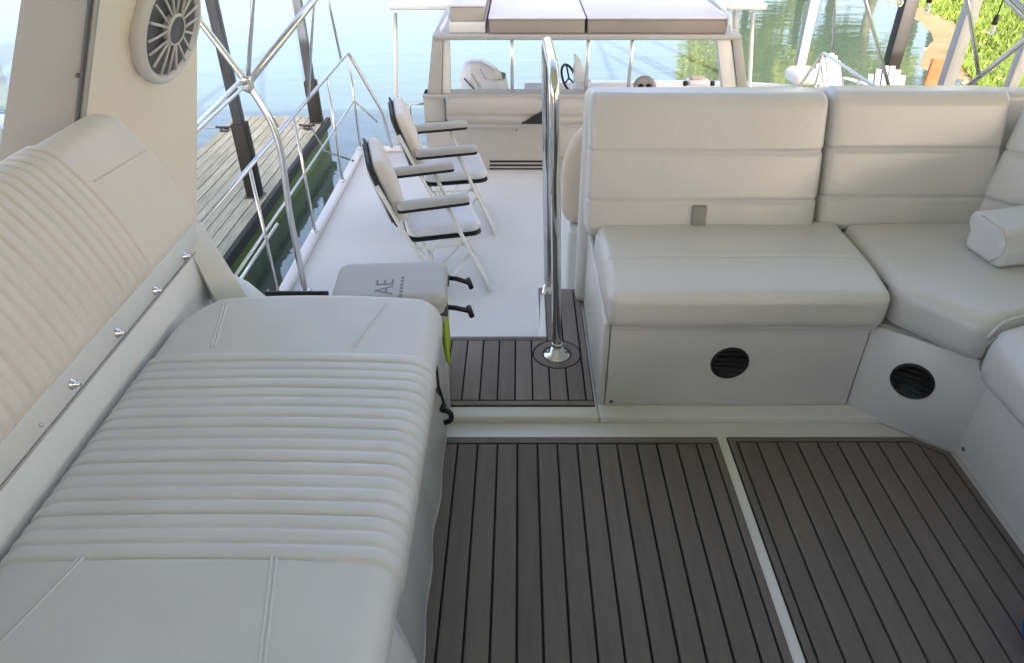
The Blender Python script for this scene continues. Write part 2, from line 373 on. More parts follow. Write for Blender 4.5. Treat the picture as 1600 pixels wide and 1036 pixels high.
def clip(poly, a, b_, c):                # keep a*x + b*y <= c
    out = []
    for i in range(len(poly)):
        p, q = poly[i], poly[(i + 1) % len(poly)]; fp = a * p[0] + b_ * p[1] - c; fq = a * q[0] + b_ * q[1] - c
        if fp <= 0: out.append(p)
        if fp * fq < 0: t = fp / (fp - fq); out.append((p[0] + (q[0] - p[0]) * t, p[1] + (q[1] - p[1]) * t))
    return out
def add_piece(poly, z, m, parent, name='plank'):
    if len(poly) < 3: return
    cx, cy = poly[0]; o = obj(name, polyplank([(p[0] - cx, p[1] - cy) for p in poly]), m, parent, (cx, cy, z)); return o
# main floor, left panel
Y0, Y1 = -2.0, 1.753
zf = -.0115
sheet([(-.262, Y0, zf + .001), (.660, Y0, zf + .001), (.660, Y1, zf + .001), (-.262, Y1, zf + .001)], 'caulk', 'caulk', fl)
BW = .027
XL = [.1236 + .0655 * i for i in range(-6, 8)]
shared = bpy.data.meshes.new('plank'); pb = plank_bm(.0655 - G, Y1 - BW - G - .004 - Y0); pb.to_mesh(shared); pb.free()
for i, x in enumerate(XL[:-1]):
    obj('plank', shared, 'eva', fl, (x + G / 2, Y0, zf + .0015))
add_piece([(XL[-1] + G / 2, Y0), (.660 - .004 - BW - .0, Y0), (.660 - .004 - BW, Y1 - BW - G - .004), (XL[-1] + G / 2, Y1 - BW - G - .004)] if .660 - .004 - BW > XL[-1] + G else [], zf + .0015, 'eva', fl)
add_piece([(-.262, Y1 - BW - .004), (.656, Y1 - BW - .004), (.656, Y1 - .004), (-.262, Y1 - .004)], zf + .0015, 'eva', fl, 'border')
add_piece([(.656 - BW + G, Y0), (.656, Y0), (.656, Y1 - BW - G - .0005), (.656 - BW + G, Y1 - BW - G - .0005)], zf + .0015, 'eva', fl, 'border')
# right panel with its corner cut off along the sofa base
xr0, xr1 = .690, 1.402
K1 = Vector((1.14, 1.905)); K2 = Vector((1.42, 1.677)); dv = (K2 - K1).normalized(); nv = Vector((-dv.y, dv.x))
if nv.y < 0: nv = -nv
cdiag = nv.dot(K1) - .012
def rp(m): return clip([(xr0 + m, Y0), (xr1 - m, Y0), (xr1 - m, Y1 - m), (xr0 + m, Y1 - m)], nv.x, nv.y, cdiag - m)
o = add_piece(rp(0), zf + .001 - .006, 'caulk', fl, 'caulk')
inner = rp(.004 + BW)
def strip(poly, x0, x1): return clip(clip(poly, -1, 0, -x0), 1, 0, x1)
x = xr0 + .004 + BW - G * .5 - .004
while x < xr1 - .03:
    pc = strip(inner, x + G / 2 + .002, x + .0665 - G / 2 + .002)
    if len(pc) > 2: add_piece(pc, zf + .0015, 'eva', fl)
    x += .0665
outp = rp(.004); innb = rp(.004 + BW - G)
for i in range(len(outp)):
    j = (i + 1) % len(outp)
    if outp[i][1] < Y0 + .01 and outp[j][1] < Y0 + .01: continue
    if len(outp) == len(innb): add_piece([outp[i], outp[j], innb[j], innb[i]], zf + .0015, 'eva', fl, 'border')
# landing panel with ring round the handrail foot
zl = .0125
BX, BY = .143, 2.19
lp = [(-.60, 1.885), (.262, 1.885), (.262, 2.685), (.108, 2.685), (.108, 2.312), (-.60, 2.312)]
add_piece(lp, zl - .006 + .001, 'caulk', ld, 'caulk')
def ringpoly(r, n=28): return [(BX + r * math.cos(2 * math.pi * k / n), BY + r * math.sin(2 * math.pi * k / n)) for k in range(n)]
b = bmesh.new(); ro, ri = ringpoly(.088), ringpoly(.056)
for zz in (0,):
    vo = [b.verts.new((p[0], p[1], .0062)) for p in ro]; vi = [b.verts.new((p[0], p[1], .0062)) for p in ri]; vo2 = [b.verts.new((p[0], p[1], 0)) for p in ro]; vi2 = [b.verts.new((p[0], p[1], 0)) for p in ri]
    for k in range(28):
        j = (k + 1) % 28; b.faces.new((vo[k], vo[j], vi[j], vi[k])); b.faces.new((vo2[k], vo2[j], vo[j], vo[k])); b.faces.new((vi[k], vi[j], vi2[j], vi2[k]))
bmesh.ops.recalc_face_normals(b, faces=b.faces[:])
obj('ring', b, 'eva_lit', ld, (0, 0, zl + .0005))
def cut_ring(poly, side):
    """trim a straight piece where it meets the ring (side: -1 keeps the part below, +1 above)"""
    xs = sorted(set(p[0] for p in poly)); x0, x1 = xs[0], xs[-1]; ya = min(p[1] for p in poly); yb = max(p[1] for p in poly); rr = .088 + G
    def arc(x): d = rr * rr - (x - BX) ** 2; return math.sqrt(d) if d > 0 else 0
    n = 8; X = [x0 + (x1 - x0) * i / n for i in range(n + 1)]
    if side < 0: return [(x0, ya), (x1, ya)] + [(q, BY - arc(q)) for q in X[::-1]]
    return [(q, BY + arc(q)) for q in X] + [(x1, yb), (x0, yb)]
yl0, yl1, yl2 = 1.885 + .004, 2.312 - .004, 2.685 - .004
add_piece([(-.60, yl0), (.258, yl0), (.258, yl0 + BW - G), (-.60, yl0 + BW - G)], zl + .0005, 'eva_lit', ld, 'border')
add_piece([(-.60, yl1 - BW + G), (.106, yl1 - BW + G), (.106, yl1), (-.60, yl1)], zl + .0005, 'eva_lit', ld, 'border')
add_piece([(.258 - BW + G, yl0 + BW), (.258, yl0 + BW), (.258, yl2), (.258 - BW + G, yl2)], zl + .0005, 'eva_lit', ld, 'border')
XB = [.0 + .0625 * i for i in range(-9, 4)]
for i in range(len(XB) - 1):
    x0, x1 = XB[i] + G / 2 + .046, XB[i + 1] - G / 2 + .046
    x1 = min(x1, .258 - BW)
    if x1 - x0 < .01: continue
    ya = yl0 + BW; ybk = yl1 - BW
    if x1 < BX - .094:
        add_piece([(x0, ya), (x1, ya), (x1, ybk), (x0, ybk)], zl + .0005, 'eva_lit', ld)
    else:
        add_piece(cut_ring([(x0, ya), (x1, BY)], -1), zl + .0005, 'eva_lit', ld)
        if x1 < .112: add_piece(cut_ring([(x0, BY), (x1, ybk)], 1), zl + .0005, 'eva_lit', ld)
        elif x0 > .10: add_piece(cut_ring([(x0, BY), (x1, yl2)], 1), zl + .0005, 'eva_lit', ld)
        else: add_piece(cut_ring([(max(x0, .114), BY), (x1, yl2)], 1) if x1 > .12 else [], zl + .0005, 'eva_lit', ld)
# steps down to the aft deck
st = thing('deck_steps', 'grey carpeted steps going down beside the ivory sofa', 'steps', (.5, 2.9, ZD))
for i, (y0, y1, zt) in enumerate(((2.705, 3.2, -.30), (3.2, 3.75, -.60))):
    world_child(obj('riser', box(.11, .95, y0, y1, ZD + .001, zt - .02, .004), 'gelcoat'), st)
    world_child(obj('tread', box(.115, .945, y0 + .004, y1 - .004, zt - .019, zt, .004), 'carpet'), st)

# ------------------------------------------------------------------ quilted lounge on the left
PITCHR = .0375
def rib(y, y0, y1, a):
    if y <= y0 or y >= y1: return 0
    t = ((y - y0) / PITCHR) % 1.0
    return a * math.sqrt(max(0, 1 - abs(2 * t - 1) ** 3.4)) * (1 + .05 * math.sin(math.floor((y - y0) / PITCHR) * 2.3))
bench = thing('lounge_bench', 'white quilted vinyl lounge bench with ribbed seat pad and bolted backrest', 'bench', (-.63, .8, -.012))
pw, pl_, ph = .79, 2.50, .135; pcx, pcy, pcz = -.633, .63, .402
yE = pcy + pl_ / 2
RY0, RY1 = .875, 1.55
def pad_disp(q, n):
    y = q.y + pcy; up = max(0, n.z) + .8 * max(0, n.x) + .15 * max(0, -n.x)
    d = rib(y, RY0, RY1, .0074) * min(1, up * 1.2)
    if not RY0 < y < RY1 and n.z > .5: d += .006 * (1 - (q.x / .39) ** 2)
    return d
def pad_post(q):
    p = q.copy(); hw = pw / 2; y = p.y + pl_ / 2
    for sg, Rc in ((-1, .19), (1, .075)):
        if p.x * sg > 0:
            e = pl_ / 2 - p.y
            if e < Rc:
                dfc = Rc - math.sqrt(max(0, Rc * Rc - (Rc - e) ** 2)); p.x -= sg * dfc * (abs(q.x) / hw) ** 2.5
    p.z += .012 * (1 - (q.x / hw) ** 2) if q.z > 0 else 0
    return p + Vector((pcx, pcy, pcz))
world_child(obj('seat_pad', cushion((pw, pl_, ph), (.07, .045, .055), (22, 560, 2), 7, pad_disp, pad_post), 'vinyl'), bench)
def padtop(x): return pcz + ph / 2 + .0165 * (1 - ((x - pcx) / .395) ** 2) + .0005
def seam_on_pad(a, c, r=.0032):
    pts = []
    for i in range(14):
        t = i / 13; x = a[0] + (c[0] - a[0]) * t; y = a[1] + (c[1] - a[1]) * t; pts.append((x, y, padtop(x) - .0008))
    return pts
zt = pcz + ph / 2 + .012
for (p, q) in (((130, 868), (-60, 1060)), ((430, 860), (402, 1100)), ((352, 474), (333, 543)), ((606, 474), (553, 543))):
    a, c = P(*p, z=zt), P(*q, z=zt)
    dx = Vector((c.y - a.y, a.x - c.x, 0)).normalized() * .0045
    for s in (-1, 1):
        world_child(obj('seam', tube([Vector(t) + dx * s for t in seam_on_pad(a, c)], .0036, 6), 'vinyl'), bench)
for (y0, y1) in ((-.4, RY0), (RY1, 1.76)):
    world_child(obj('seam', tube([(-.288, y, pcz + ph / 2 - .0095) for y in np.linspace(y0, y1, 14)], .0028, 6), 'mgrey'), bench)
# fibreglass base and the loose white skirt hung in front of it
world_child(obj('base', box(-1.02, -.285, -.62, 1.80, -.011, .334, .02, 3), 'gelcoat'), bench)
b = bmesh.new(); gy = np.linspace(-.60, 1.865, 150); gz = np.linspace(.012, .345, 16); rows = []
for y in gy:
    row = []
    for z in gz:
        t = 1 - z / .345
        x = -.268 + .030 * t + 0.004 * t * math.sin(y * 17 + 1.5 * math.sin(y * 5)) + .002 * math.sin(y * 23 + z * 9) * t + .012 * math.exp(-((y - 1.0) / .12) ** 2) * t - .02 * (1 - t) ** 3 + .03 * (1 - t) / (1 + math.exp(-(y - 1.66) / .04))
        row.append(b.verts.new((x, y, z)))
    rows.append(row)
for A, B_ in zip(rows, rows[1:]):
    for i in range(len(A) - 1): b.faces.new((A[i], A[i + 1], B_[i + 1], B_[i])).smooth = True
bmesh.ops.solidify(b, geom=b.faces[:], thickness=.003)
world_child(obj('skirt', b, 'boat_white'), bench)
fA, fB = P(640, 880, z=.25), P(655, 905, z=.20)
b = hull8([(-.252, .36, .11), (-.214, .40, .10), (-.206, .86, .10), (-.252, .90, .12), (-.27, .36, .335), (-.258, .40, .335), (-.258, .84, .335), (-.275, .90, .335)], .006, 3)
world_child(obj('folded_flap', b, 'vinyl'), bench)
# backrest: local u along Y, v up the slope, w out of the face
bl, bh, bt = 2.0, .435, .12; bY1 = 2.12
v_dir = Vector((-.41, 0, .912)).normalized(); w_dir = Vector((.912, 0, .41)).normalized()
borg = Vector((-1.035, bY1 - bl / 2, .60)) + v_dir * bh / 2 - w_dir * bt / 2
bR1 = 1.775
def bk_disp(q, n):
    y = q.y + bY1 - bl / 2
    return rib(y, bR1 - PITCHR * 60, bR1, .0105) * min(1, max(0, n.z) + .9 * max(0, n.x)) * max(0, min(1, (q.x + bh / 2 - .012) / .05)) if n.y < .9 else 0
def bk_post(q):
    v, y, w = q.x, q.y, q.z; e = bl / 2 - y
    if e < .09:
        d = .09 - math.sqrt(max(0, .09 ** 2 - (.09 - e) ** 2))
        if v > 0: v -= d * (v / (bh / 2)) ** 2.2 * .35
    if w > 0: w += .026 * (1 - (q.x / (bh / 2)) ** 2)
    w += -.008 * max(0, (q.x / (bh / 2))) ** 2
    return borg + v_dir * v + Vector((0, y, 0)) + w_dir * w
world_child(obj('backrest', cushion((bh, bl, bt), (.055, .05, .055), (22, 480, 2), 6, bk_disp, bk_post), 'vinyl_cream_warmlit'), bench)
pts = []
for i in range(18):
    t = i / 17; y = bR1 + .004 + t * (bY1 - .01 - bR1); vq = .08 - .02 * t
    q = Vector((vq, y - (bY1 - bl / 2), bt / 2)); e = max(0, .05 - (bY1 - y)); q.z -= .05 - math.sqrt(max(0, .0025 - e * e)) if e > 0 else 0
    pts.append(bk_post(q) - w_dir * .0012)
world_child(obj('seam', tube(pts, .0028, 6), 'vinyl_tan'), bench)
# bracket strip with bolts under the backrest
world_child(obj('bracket', box(-1.10, -1.042, .98, 2.06, .552, .622, .003), 'gelcoat'), bench)
for px, py in ((112, 600), (183, 520), (242, 454), (288, 400), (62, 664)):
    c = P(px, py, Y=1); k = (-1.042) / (c.x); c = Vector((-1.042, c.y * k, H_EYE - (H_EYE - c.z) * k))
    small = px == 62
    m4 = Matrix.Translation(c) @ Matrix.Rotation(R(90), 4, 'Y')
    pr = [(0, .006), (.005, .005), (.005, 0)] if small else [(0, .020), (.005, .020), (.0052, .010), (.010, .009), (.010, .003), (.0135, .002), (.0135, -.001)]
    world_child(obj('bolt', lathe(pr, 10, m4), 'steel'), bench)
world_child(obj('sealant', tube(fillet([(-1.046, .90, .60), (-1.046, .965, .553), (-1.040, .985, .550), (-1.040, 2.06, .550)], .03), .0035, 6), 'gelcoat_grey_shade'), bench)

# coaming behind the lounge
co = thing('side_coaming', 'white moulded side coaming behind the quilted lounge', 'coaming', (-1.25, .6, ZD))
prof = [(-1.034, -.10), (-1.034, .36), (-1.028, .43), (-1.030, .50), (-1.040, .548), (-1.10, .552), (-1.45, .56), (-1.50, .50), (-1.55, -.9)]
b = bmesh.new(); A = [b.verts.new((p[0], -2.2, p[1])) for p in prof]; Bv = [b.verts.new((p[0], 2.07, p[1])) for p in prof]
for i in range(len(prof) - 1): b.faces.new((A[i], A[i + 1], Bv[i + 1], Bv[i]))
b.faces.new(Bv); b.faces.new(A[::-1]); bmesh.ops.recalc_face_normals(b, faces=b.faces[:]); smooth(b, R(40))
world_child(obj('coaming', b, 'gelcoat'), co)
# slanted end plate: from the backrest's foot down to the far end of the seat
e0, e1 = P(287, 373, Y=2.01), P(313, 345, Y=2.13); e2, e3 = P(390, 468, Y=1.96), P(340, 474, Y=1.93)
off = Vector((-.05, .07, -.05))
world_child(obj('end_plate', hull8([e3 + off, e2 + off, e1 + off, e0 + off, e3, e2, e1, e0], .004, 2), 'gelcoat'), co)
t0, t1, t2, t3 = P(388, 440, Y=2.30), P(425, 470, Y=2.25), P(380, 480, Y=2.12), P(350, 420, Y=2.2)
off = Vector((0, .02, -.35))
world_child(obj('end_shelf', hull8([t3 + off, t2 + off, t1 + off, t0 + off, t3, t2, t1, t0], .004, 2), 'gelcoat'), co)

# ------------------------------------------------------------------ arch leg with speaker
arch = thing('arch_leg', 'leaning arch leg with painted warm light inboard and painted shade on its end', 'arch leg', (-1.4, 2.3, .56))
def lean(pa, pb, z):
    t = (z - pa.z) / (pb.z - pa.z); return pa + (pb - pa) * t
nA, nB = P(150, 0, Y=2.1), P(128, 185, Y=2.1); fA, fB = P(308, 0, Y=2.66), P(308, 345, Y=2.66); oA, oB = P(36, 0, Y=2.1), P(0, 255, Y=2.1)
zb, ztp = .30, 2.12
n0, n1, f0, f1, o0, o1 = lean(nA, nB, zb), lean(nA, nB, ztp), lean(fA, fB, zb), lean(fA, fB, ztp), lean(oA, oB, zb), lean(oA, oB, ztp)
bk0, bk1 = f0 + Vector((-.26, .06, 0)), f1 + Vector((-.2, .05, 0))
th = Vector((0, .004, 0))
b = bmesh.new(); rings = []
for i in range(17):
    t = i / 16; rings.append([b.verts.new(p + (q - p) * t) for p, q in ((o0 + th, o1 + th), (n0 + th, n1 + th), (f0, f1), (bk0, bk1))])
for A, B_ in zip(rings, rings[1:]):
    for k in range(4):
        f = b.faces.new((A[k], A[(k + 1) % 4], B_[(k + 1) % 4], B_[k])); f.smooth = True
b.faces.new(rings[0][::-1]); b.faces.new(rings[-1]); bmesh.ops.recalc_face_normals(b, faces=b.faces[:]); smooth(b, R(40))
world_child(obj('leg', b, 'gelcoat_warmlit'), arch)
ed = (n0 - o0) * .035; ed1 = (n1 - o1) * .035
world_child(obj('shaded_end_face', hull8([o0 - ed, n0 + ed, n0 + th * 3 + ed, o0 + th * 3 - ed, o1 - ed1, n1 + ed1, n1 + th * 3 + ed1, o1 + th * 3 - ed1], .003, 2), 'gelcoat_grey_shade'), arch)  # shade on the camera-facing end, painted as grey
world_child(obj('corner_trim', tube([lean(n0 + ed, n1 + ed1, .6 + .12 * i) + Vector((-.02, -.004, 0)) for i in range(13)], .007, 6), 'dgrey'), arch)
sc = P(122, 118, Y=2.095)
world_child(obj('screw', lathe([(0, .004), (.006, .003), (.006, -.004)], 8, Matrix.Translation(sc + Vector((0, -.003, 0))) @ Matrix.Rotation(R(90), 4, 'X')), 'dgrey'), arch)
# speaker on the inboard face
na_, nb_, fa_ = lean(nA, nB, .95), lean(nA, nB, 1.3), lean(fA, fB, 1.2)
fb_ = lean(fA, fB, 1.3); fa2 = lean(fA, fB, .95); pn = (fa_ + fb_ - lean(nA, nB, 1.2) - lean(nA, nB, 1.3)).cross(nb_ + fb_ - na_ - fa2).normalized()
if pn.x < 0: pn = -pn
def on_panel(px, py):
    c = P(px, py, Y=1.0) - Vector((0, 0, H_EYE)); t = (lean(nA, nB, 1.2) * .5 + lean(fA, fB, 1.2) * .5 + pn * .016 - Vector((0, 0, H_EYE))).dot(pn) / c.dot(pn); return Vector((0, 0, H_EYE)) + c * t
spc = on_panel(264, 42); upv = (nb_ + fb_ - na_ - fa2).normalized(); sx = upv.cross(pn).normalized()
B3 = Matrix((sx, upv - pn * upv.dot(pn), pn)).transposed().to_4x4(); SM = Matrix.Translation(spc) @ B3
sp = thing('round_speaker', 'round taupe speaker grille with spokes on the warm-tinted arch leg', 'speaker', spc)
SR = (on_panel(264, 129) - spc).length * .95
world_child(obj('bezel', lathe([(SR * .97, -.03), (SR, -.02), (SR, .004), (SR * .985, .010), (SR * .93, .018), (SR * .88, .019), (SR * .85, .013), (SR * .82, .004)], 48, SM), 'bezel'), sp)
world_child(obj('cone', lathe([(SR * .84, .006), (SR * .6, .004), (SR * .3, .002), (0, .004)], 40, SM), 'dgrey'), sp)
world_child(obj('tweeter', lathe([(SR * .25, .004), (SR * .25, .024), (SR * .21, .030), (SR * .19, .027), (0, .031)], 32, SM), 'dgrey'), sp)
world_child(obj('tweeter_rim', lathe([(SR * .255, .004), (SR * .285, .022), (SR * .255, .031), (SR * .235, .028)], 32, SM), 'bezel'), sp)
for k in range(6):
    a = 2 * math.pi * k / 6 + .25
    for s in (-1, 1):
        d = Vector((math.cos(a), math.sin(a), 0)); sd = Vector((-d.y, d.x, 0)) * s
        pts = [SM @ (d * SR * .25 + sd * SR * .085 + Vector((0, 0, .022))), SM @ (d * SR * .56 + sd * SR * .10 + Vector((0, 0, .021))), SM @ (d * SR * .80 + sd * SR * .12 + Vector((0, 0, .018)))]
        world_child(obj('spoke', tube(pts, SR * .022, 6), 'bezel'), sp)
    a2 = a + math.pi / 6; d = Vector((math.cos(a2), math.sin(a2), 0))
    world_child(obj('spoke', tube([SM @ (d * SR * .27 + Vector((0, 0, .020))), SM @ (d * SR * .80 + Vector((0, 0, .016)))], SR * .028, 6), 'bezel'), sp)

# ------------------------------------------------------------------ ivory corner sofa on the right
sofa = thing('corner_sofa', 'ivory vinyl corner sofa with padded seats on a white base', 'sofa', (1.2, 2.1, 0))
def sob(nm, bm_, m): return world_child(obj(nm, bm_, m), sofa)
YB = 1.894
sob('base_panel', box(.298, 1.138, YB, YB + .02, .0125, .343, .003), 'panel')
sob('base_side', box(.274, .296, YB + .003, 2.68, .0125, .352, .008, 3), 'gelcoat')
K1v, K2v = Vector((1.142, YB + .006)), Vector((1.42, 1.677)); dd = (K2v - K1v).normalized(); nn2 = Vector((dd.y, -dd.x))
if nn2.y > 0: nn2 = -nn2
bk = -nn2 * .022
sob('base_panel', prism([K1v, K2v, K2v + bk, K1v + bk], -.0105, .343, .002, 1), 'panel')
sob('base_panel', box(1.419, 1.444, -1.6, 1.684, -.0105, .343, .003), 'panel')
def vent(c, nrm, rx):
    z = Vector((nrm.x, nrm.y, 0)).normalized(); xx = Vector((-z.y, z.x, 0)); B = Matrix((xx, Vector((0, 0, 1)), z)).transposed().to_4x4(); m4 = Matrix.Translation(c) @ B
    v = sob('vent_rim', lathe([(rx, -.002), (rx, .003), (rx * .93, .007), (rx * .86, .006), (rx * .84, .003), (0, .002)], 32, m4), 'black')
    for k in range(5):
        yy = (k - 2) * rx * .3; hw = math.sqrt(max(.0001, (rx * .84) ** 2 - yy * yy))
        sob('vent_slat', tube([m4 @ Vector((-hw, yy, .004)), m4 @ Vector((hw, yy, .004))], rx * .055, 5), 'black_gloss')
vent(P(1140, 567, Y=YB), Vector((0, -1, 0)), .064)
mid = P(1424, 598, Y=1.79); tt = (Vector((mid.x, mid.y)) - K1v).dot(dd); cxy = K1v + dd * tt
vent(Vector((cxy.x, cxy.y, mid.z)), nn2, .066)
for px, py, Yq in ((955, 627, YB),):
    sob('screw', lathe([(0, .004), (.007, .003), (.007, -.002)], 8, Matrix.Translation(P(px, py, Y=Yq)) @ Matrix.Rotation(R(90), 4, 'X')), 'dgrey')
sob('screw', lathe([(0, .004), (.007, .003), (.007, -.002)], 8, Matrix.Translation((1.418, 1.655, .03)) @ Matrix.Rotation(R(-90), 4, 'Y')), 'dgrey')
rs = random.Random(5); wr = [(rs.uniform(-6, 6), rs.uniform(-6, 6), rs.uniform(0, 6)) for _ in range(7)]
def wrinkle(q, a): return a * sum(math.sin(q.x * k[0] * 2.2 + q.y * k[1] * 2.2 + q.z * 4 + k[2]) for k in wr) / 7
# seat 1
s1w, s1d, s1h = .885, .52, .155
def s1_disp(q, n):
    d = wrinkle(q, .004)
    d += .010 * max(0, n.z) * (1 - (2 * q.x / s1w) ** 4) * (1 - min(1, abs(q.y + .02) / .27) ** 3)
    if n.z > .2 and abs(q.y + .05) < .03: d -= .005 * math.exp(-((q.y + .05) / .006) ** 2)
    d += .012 * max(0, -n.y) * max(0, n.z * .5 + .5) * (1 - (2 * q.x / s1w) ** 4)
    return d
sob('seat_cushion', cushion((s1w, s1d, s1h), (.035, .045, .045), (26, 80, 3), 6, s1_disp, lambda q: q + Vector((.718, 2.11, .425 - .022 * max(0, (-.05 - q.y) / .2) ** 1.6 * max(0, q.z) / (s1h / 2)))), 'vinyl_sofa')
zw = .349
rect = fillet([(.31, 2.2, zw), (.296, 1.872, zw), (1.140, 1.872, zw), (1.145, 2.2, zw)], .03)
sob('welt', box(.296, 1.142, 1.866, 1.893, .3445, .366, .008, 3), 'vinyl_sofa')
# back 1 and 2: three horizontal channels, leaning back
def back_piece(xa, xb, yb, lean_, h, name='back_cushion', rot=0., org=None, z0=.455, t=.13):
    w = xb - xa
    seams_ = (-.10, .055)
    def dsp(q, n):
        d = wrinkle(q, .0025)
        if n.y < 0:
            d += .006 * max(0, -n.y) * (1 - (2 * q.x / w) ** 6)
            for s in seams_: d -= .0065 * math.exp(-((q.z - s * h / .45) / .007) ** 2)
            d += .006 * max(0, -n.y) * max(0, math.sin(math.pi * (q.z / h + .5)))
        return d
    def pst(q):
        p = Vector((q.x, q.y + lean_ * (q.z / h + .5), q.z + h / 2))
        c, s = math.cos(rot), math.sin(rot); p = Vector((p.x * c - p.y * s, p.x * s + p.y * c, p.z))
        return p + (org or Vector(((xa + xb) / 2, yb, z0)))
    sob(name, cushion((w, t, h), (.026, .04, .04), (16, 3, 90), 6, dsp, pst), 'vinyl_sofa')
back_piece(.236, 1.062, 2.365, .13, .475)
back_piece(1.078, 1.700, 2.40, .12, .475)
back_piece(0, .50, 0, .10, .475, rot=R(-52), org=Vector((1.84, 2.20, .455)))
back_piece(0, 1.9, 0, .10, .475, rot=R(-90), org=Vector((1.98, 1.05, .455)))
sob('back_shell', box(.238, 2.2, 2.565, 2.665, .0125, .90, .03, 4), 'gelcoat')
sob('back_shell', box(2.13, 2.22, -1.6, 2.56, -.0105, .90, .03, 4), 'gelcoat')
# latch strap on back 1
lc = P(1094, 342, Y=2.285)
sob('strap_handle', hull8([lc + Vector(p) for p in ((-.024, 0, -.052), (.024, 0, -.052), (.024, .03, -.052), (-.024, .03, -.052), (-.024, .02, .036), (.026, .02, .036), (.026, .05, .036), (-.024, .05, .036))], .006, 3), 'mgrey')
# corner seat and side seat
def padded(poly, z0, z1, bev): return prism(poly, z0, z1, bev, 6)
def soft(poly, z0, z1, rad_, crown=.012, n=3):
    """padded polygon seat: rounded rim, slightly crowned top"""
    b = prism(poly, z0, z1, 0)
    bmesh.ops.bevel(b, geom=b.edges[:], offset=rad_, segments=6, profile=.5, affect='EDGES')
    bmesh.ops.triangulate(b, faces=[f for f in b.faces if len(f.verts) > 4])
    bmesh.ops.subdivide_edges(b, edges=[e for e in b.edges if e.calc_length() > .12], cuts=3, use_grid_fill=True)
    c = sum((Vector(p) for p in poly), Vector((0, 0))) / len(poly); rm = max((Vector(p) - c).length for p in poly)
    for v in b.verts:
        if v.co.z > (z0 + z1) / 2: v.co.z += crown * max(0, 1 - ((v.co.xy - c).length / rm) ** 2) + wrinkle(v.co, .003)
    bmesh.ops.recalc_face_normals(b, faces=b.faces[:]); smooth(b); return b
sob('seat_cushion', soft([(1.172, 1.885), (1.340, 1.665), (1.98, 1.92), (1.98, 2.36), (1.172, 2.36)], .347, .495, .05), 'vinyl_sofa')
sob('seat_cushion', soft([(1.300, -1.5), (1.300, 1.60), (1.345, 1.655), (1.975, 1.908), (1.975, -1.5)], .347, .50, .055), 'vinyl_sofa')
sob('piping', tube(fillet([(1.335, 1.655, .46), (1.37, 1.672, .503), (1.60, 1.763, .506), (1.9, 1.885, .50)], .03), .005, 6), 'vinyl_sofa')
sob('side_gap_strip', hull8([(1.163, 2.0, .36), (1.171, 1.93, .36), (1.171, 2.34, .36), (1.163, 2.34, .36), (1.163, 2.0, .47), (1.171, 1.93, .47), (1.171, 2.34, .47), (1.163, 2.34, .47)]), 'mgrey')
sob('seat_deck', prism([(.30, 1.92), (1.15, 1.92), (1.445, 1.69), (1.445, -1.5), (2.1, -1.5), (2.1, 2.56), (.30, 2.56)], .30, .3445), 'gelcoat')
# loose bolster on the corner seat
c0 = P(1545, 414, z=.50)
bol = thing('bolster_cushion', 'loose ivory bolster cushion lying on the corner sofa seat', 'cushion', (c0.x + .2, c0.y + .07, .505))
def bol_post(q):
    p = q.copy(); t = (q.x + .22) / .44
    if q.z > 0: p.z += .018 * t; p.y += .02
    p.z += .006 * math.sin(q.x * 9)
    return Matrix.Rotation(R(9), 3, 'Z') @ p + Vector((0, 0, .071))
obj('bolster', cushion((.44, .17, .13), (.02, .03, .028), (16, 8, 4), 5, lambda q, n: wrinkle(q, .004), bol_post), 'vinyl', bol)
obj('piping', tube([Matrix.Rotation(R(9), 3, 'Z') @ Vector((-.222, y, z)) + Vector((0, 0, .071)) for y, z in ((-.05, -.055), (-.078, -.02), (-.078, .02), (-.04, .058), (.05, .062))], .004, 6), 'vinyl', bol)

# second seat back seen beside the handrail
aft_seat = thing('aft_locker_seat', 'tan rounded seat back on a white locker behind the sofa', 'seat', (.45, 3.05, ZD))
s_top, s_lf = P(905, 205, Y=3.05), P(878, 300, Y=3.05)
def as_post(q):
    p = q.copy(); f = max(0, q.z / .24)
    if q.x < 0: p.x += .10 * f ** 2
    return p + Vector((s_lf.x + .28, 3.09, .40))
world_child(obj('seat_back', cushion((.56, .12, .50), (.07, .05, .10), (10, 3, 16), 5, None, as_post), 'vinyl_tan'), aft_seat)
world_child(obj('locker', box(s_lf.x + .03, .9, 2.98, 3.4, -.59, .149, .02, 3), 'gelcoat'), aft_seat)

# ------------------------------------------------------------------ handrail hoop at the steps
hr = thing('handrail_hoop', 'tall polished steel handrail hoop with round foot on the landing', 'handrail', (BX, BY, .013))
fb, rb = Vector((BX, BY, .014)), Vector((P(856, 455, z=0).x, 2.66, .014))
ztop = P(862, 125, Y=BY).z
hp = fillet([fb, P(866, 112, Y=BY), P(853, 56, Y=2.66), rb], .10, 8)
world_child(obj('rail', tube(hp, .0175, 14), 'chrome'), hr)
for c in (fb, rb):
    big = c is fb
    world_child(obj('foot_plate', lathe([(0, .0), (.052 if big else .03, .0), (.050 if big else .028, .006), (.026, .010), (.024, .035), (.0, .036)], 24, Matrix.Translation(c)), 'chrome'), hr)
    if big:
        for k in range(3):
            a = k * 2.1 + .5; world_child(obj('screw', lathe([(0, .010), (.005, .009), (.005, .004)], 8, Matrix.Translation(c + Vector((.038 * math.cos(a), .038 * math.sin(a), 0)))), 'steel'), hr)
world_child(obj('collar', lathe([(.017, .040), (.021, .042), (.021, .058), (.017, .06)], 14, Matrix.Translation(fb)), 'chrome'), hr)

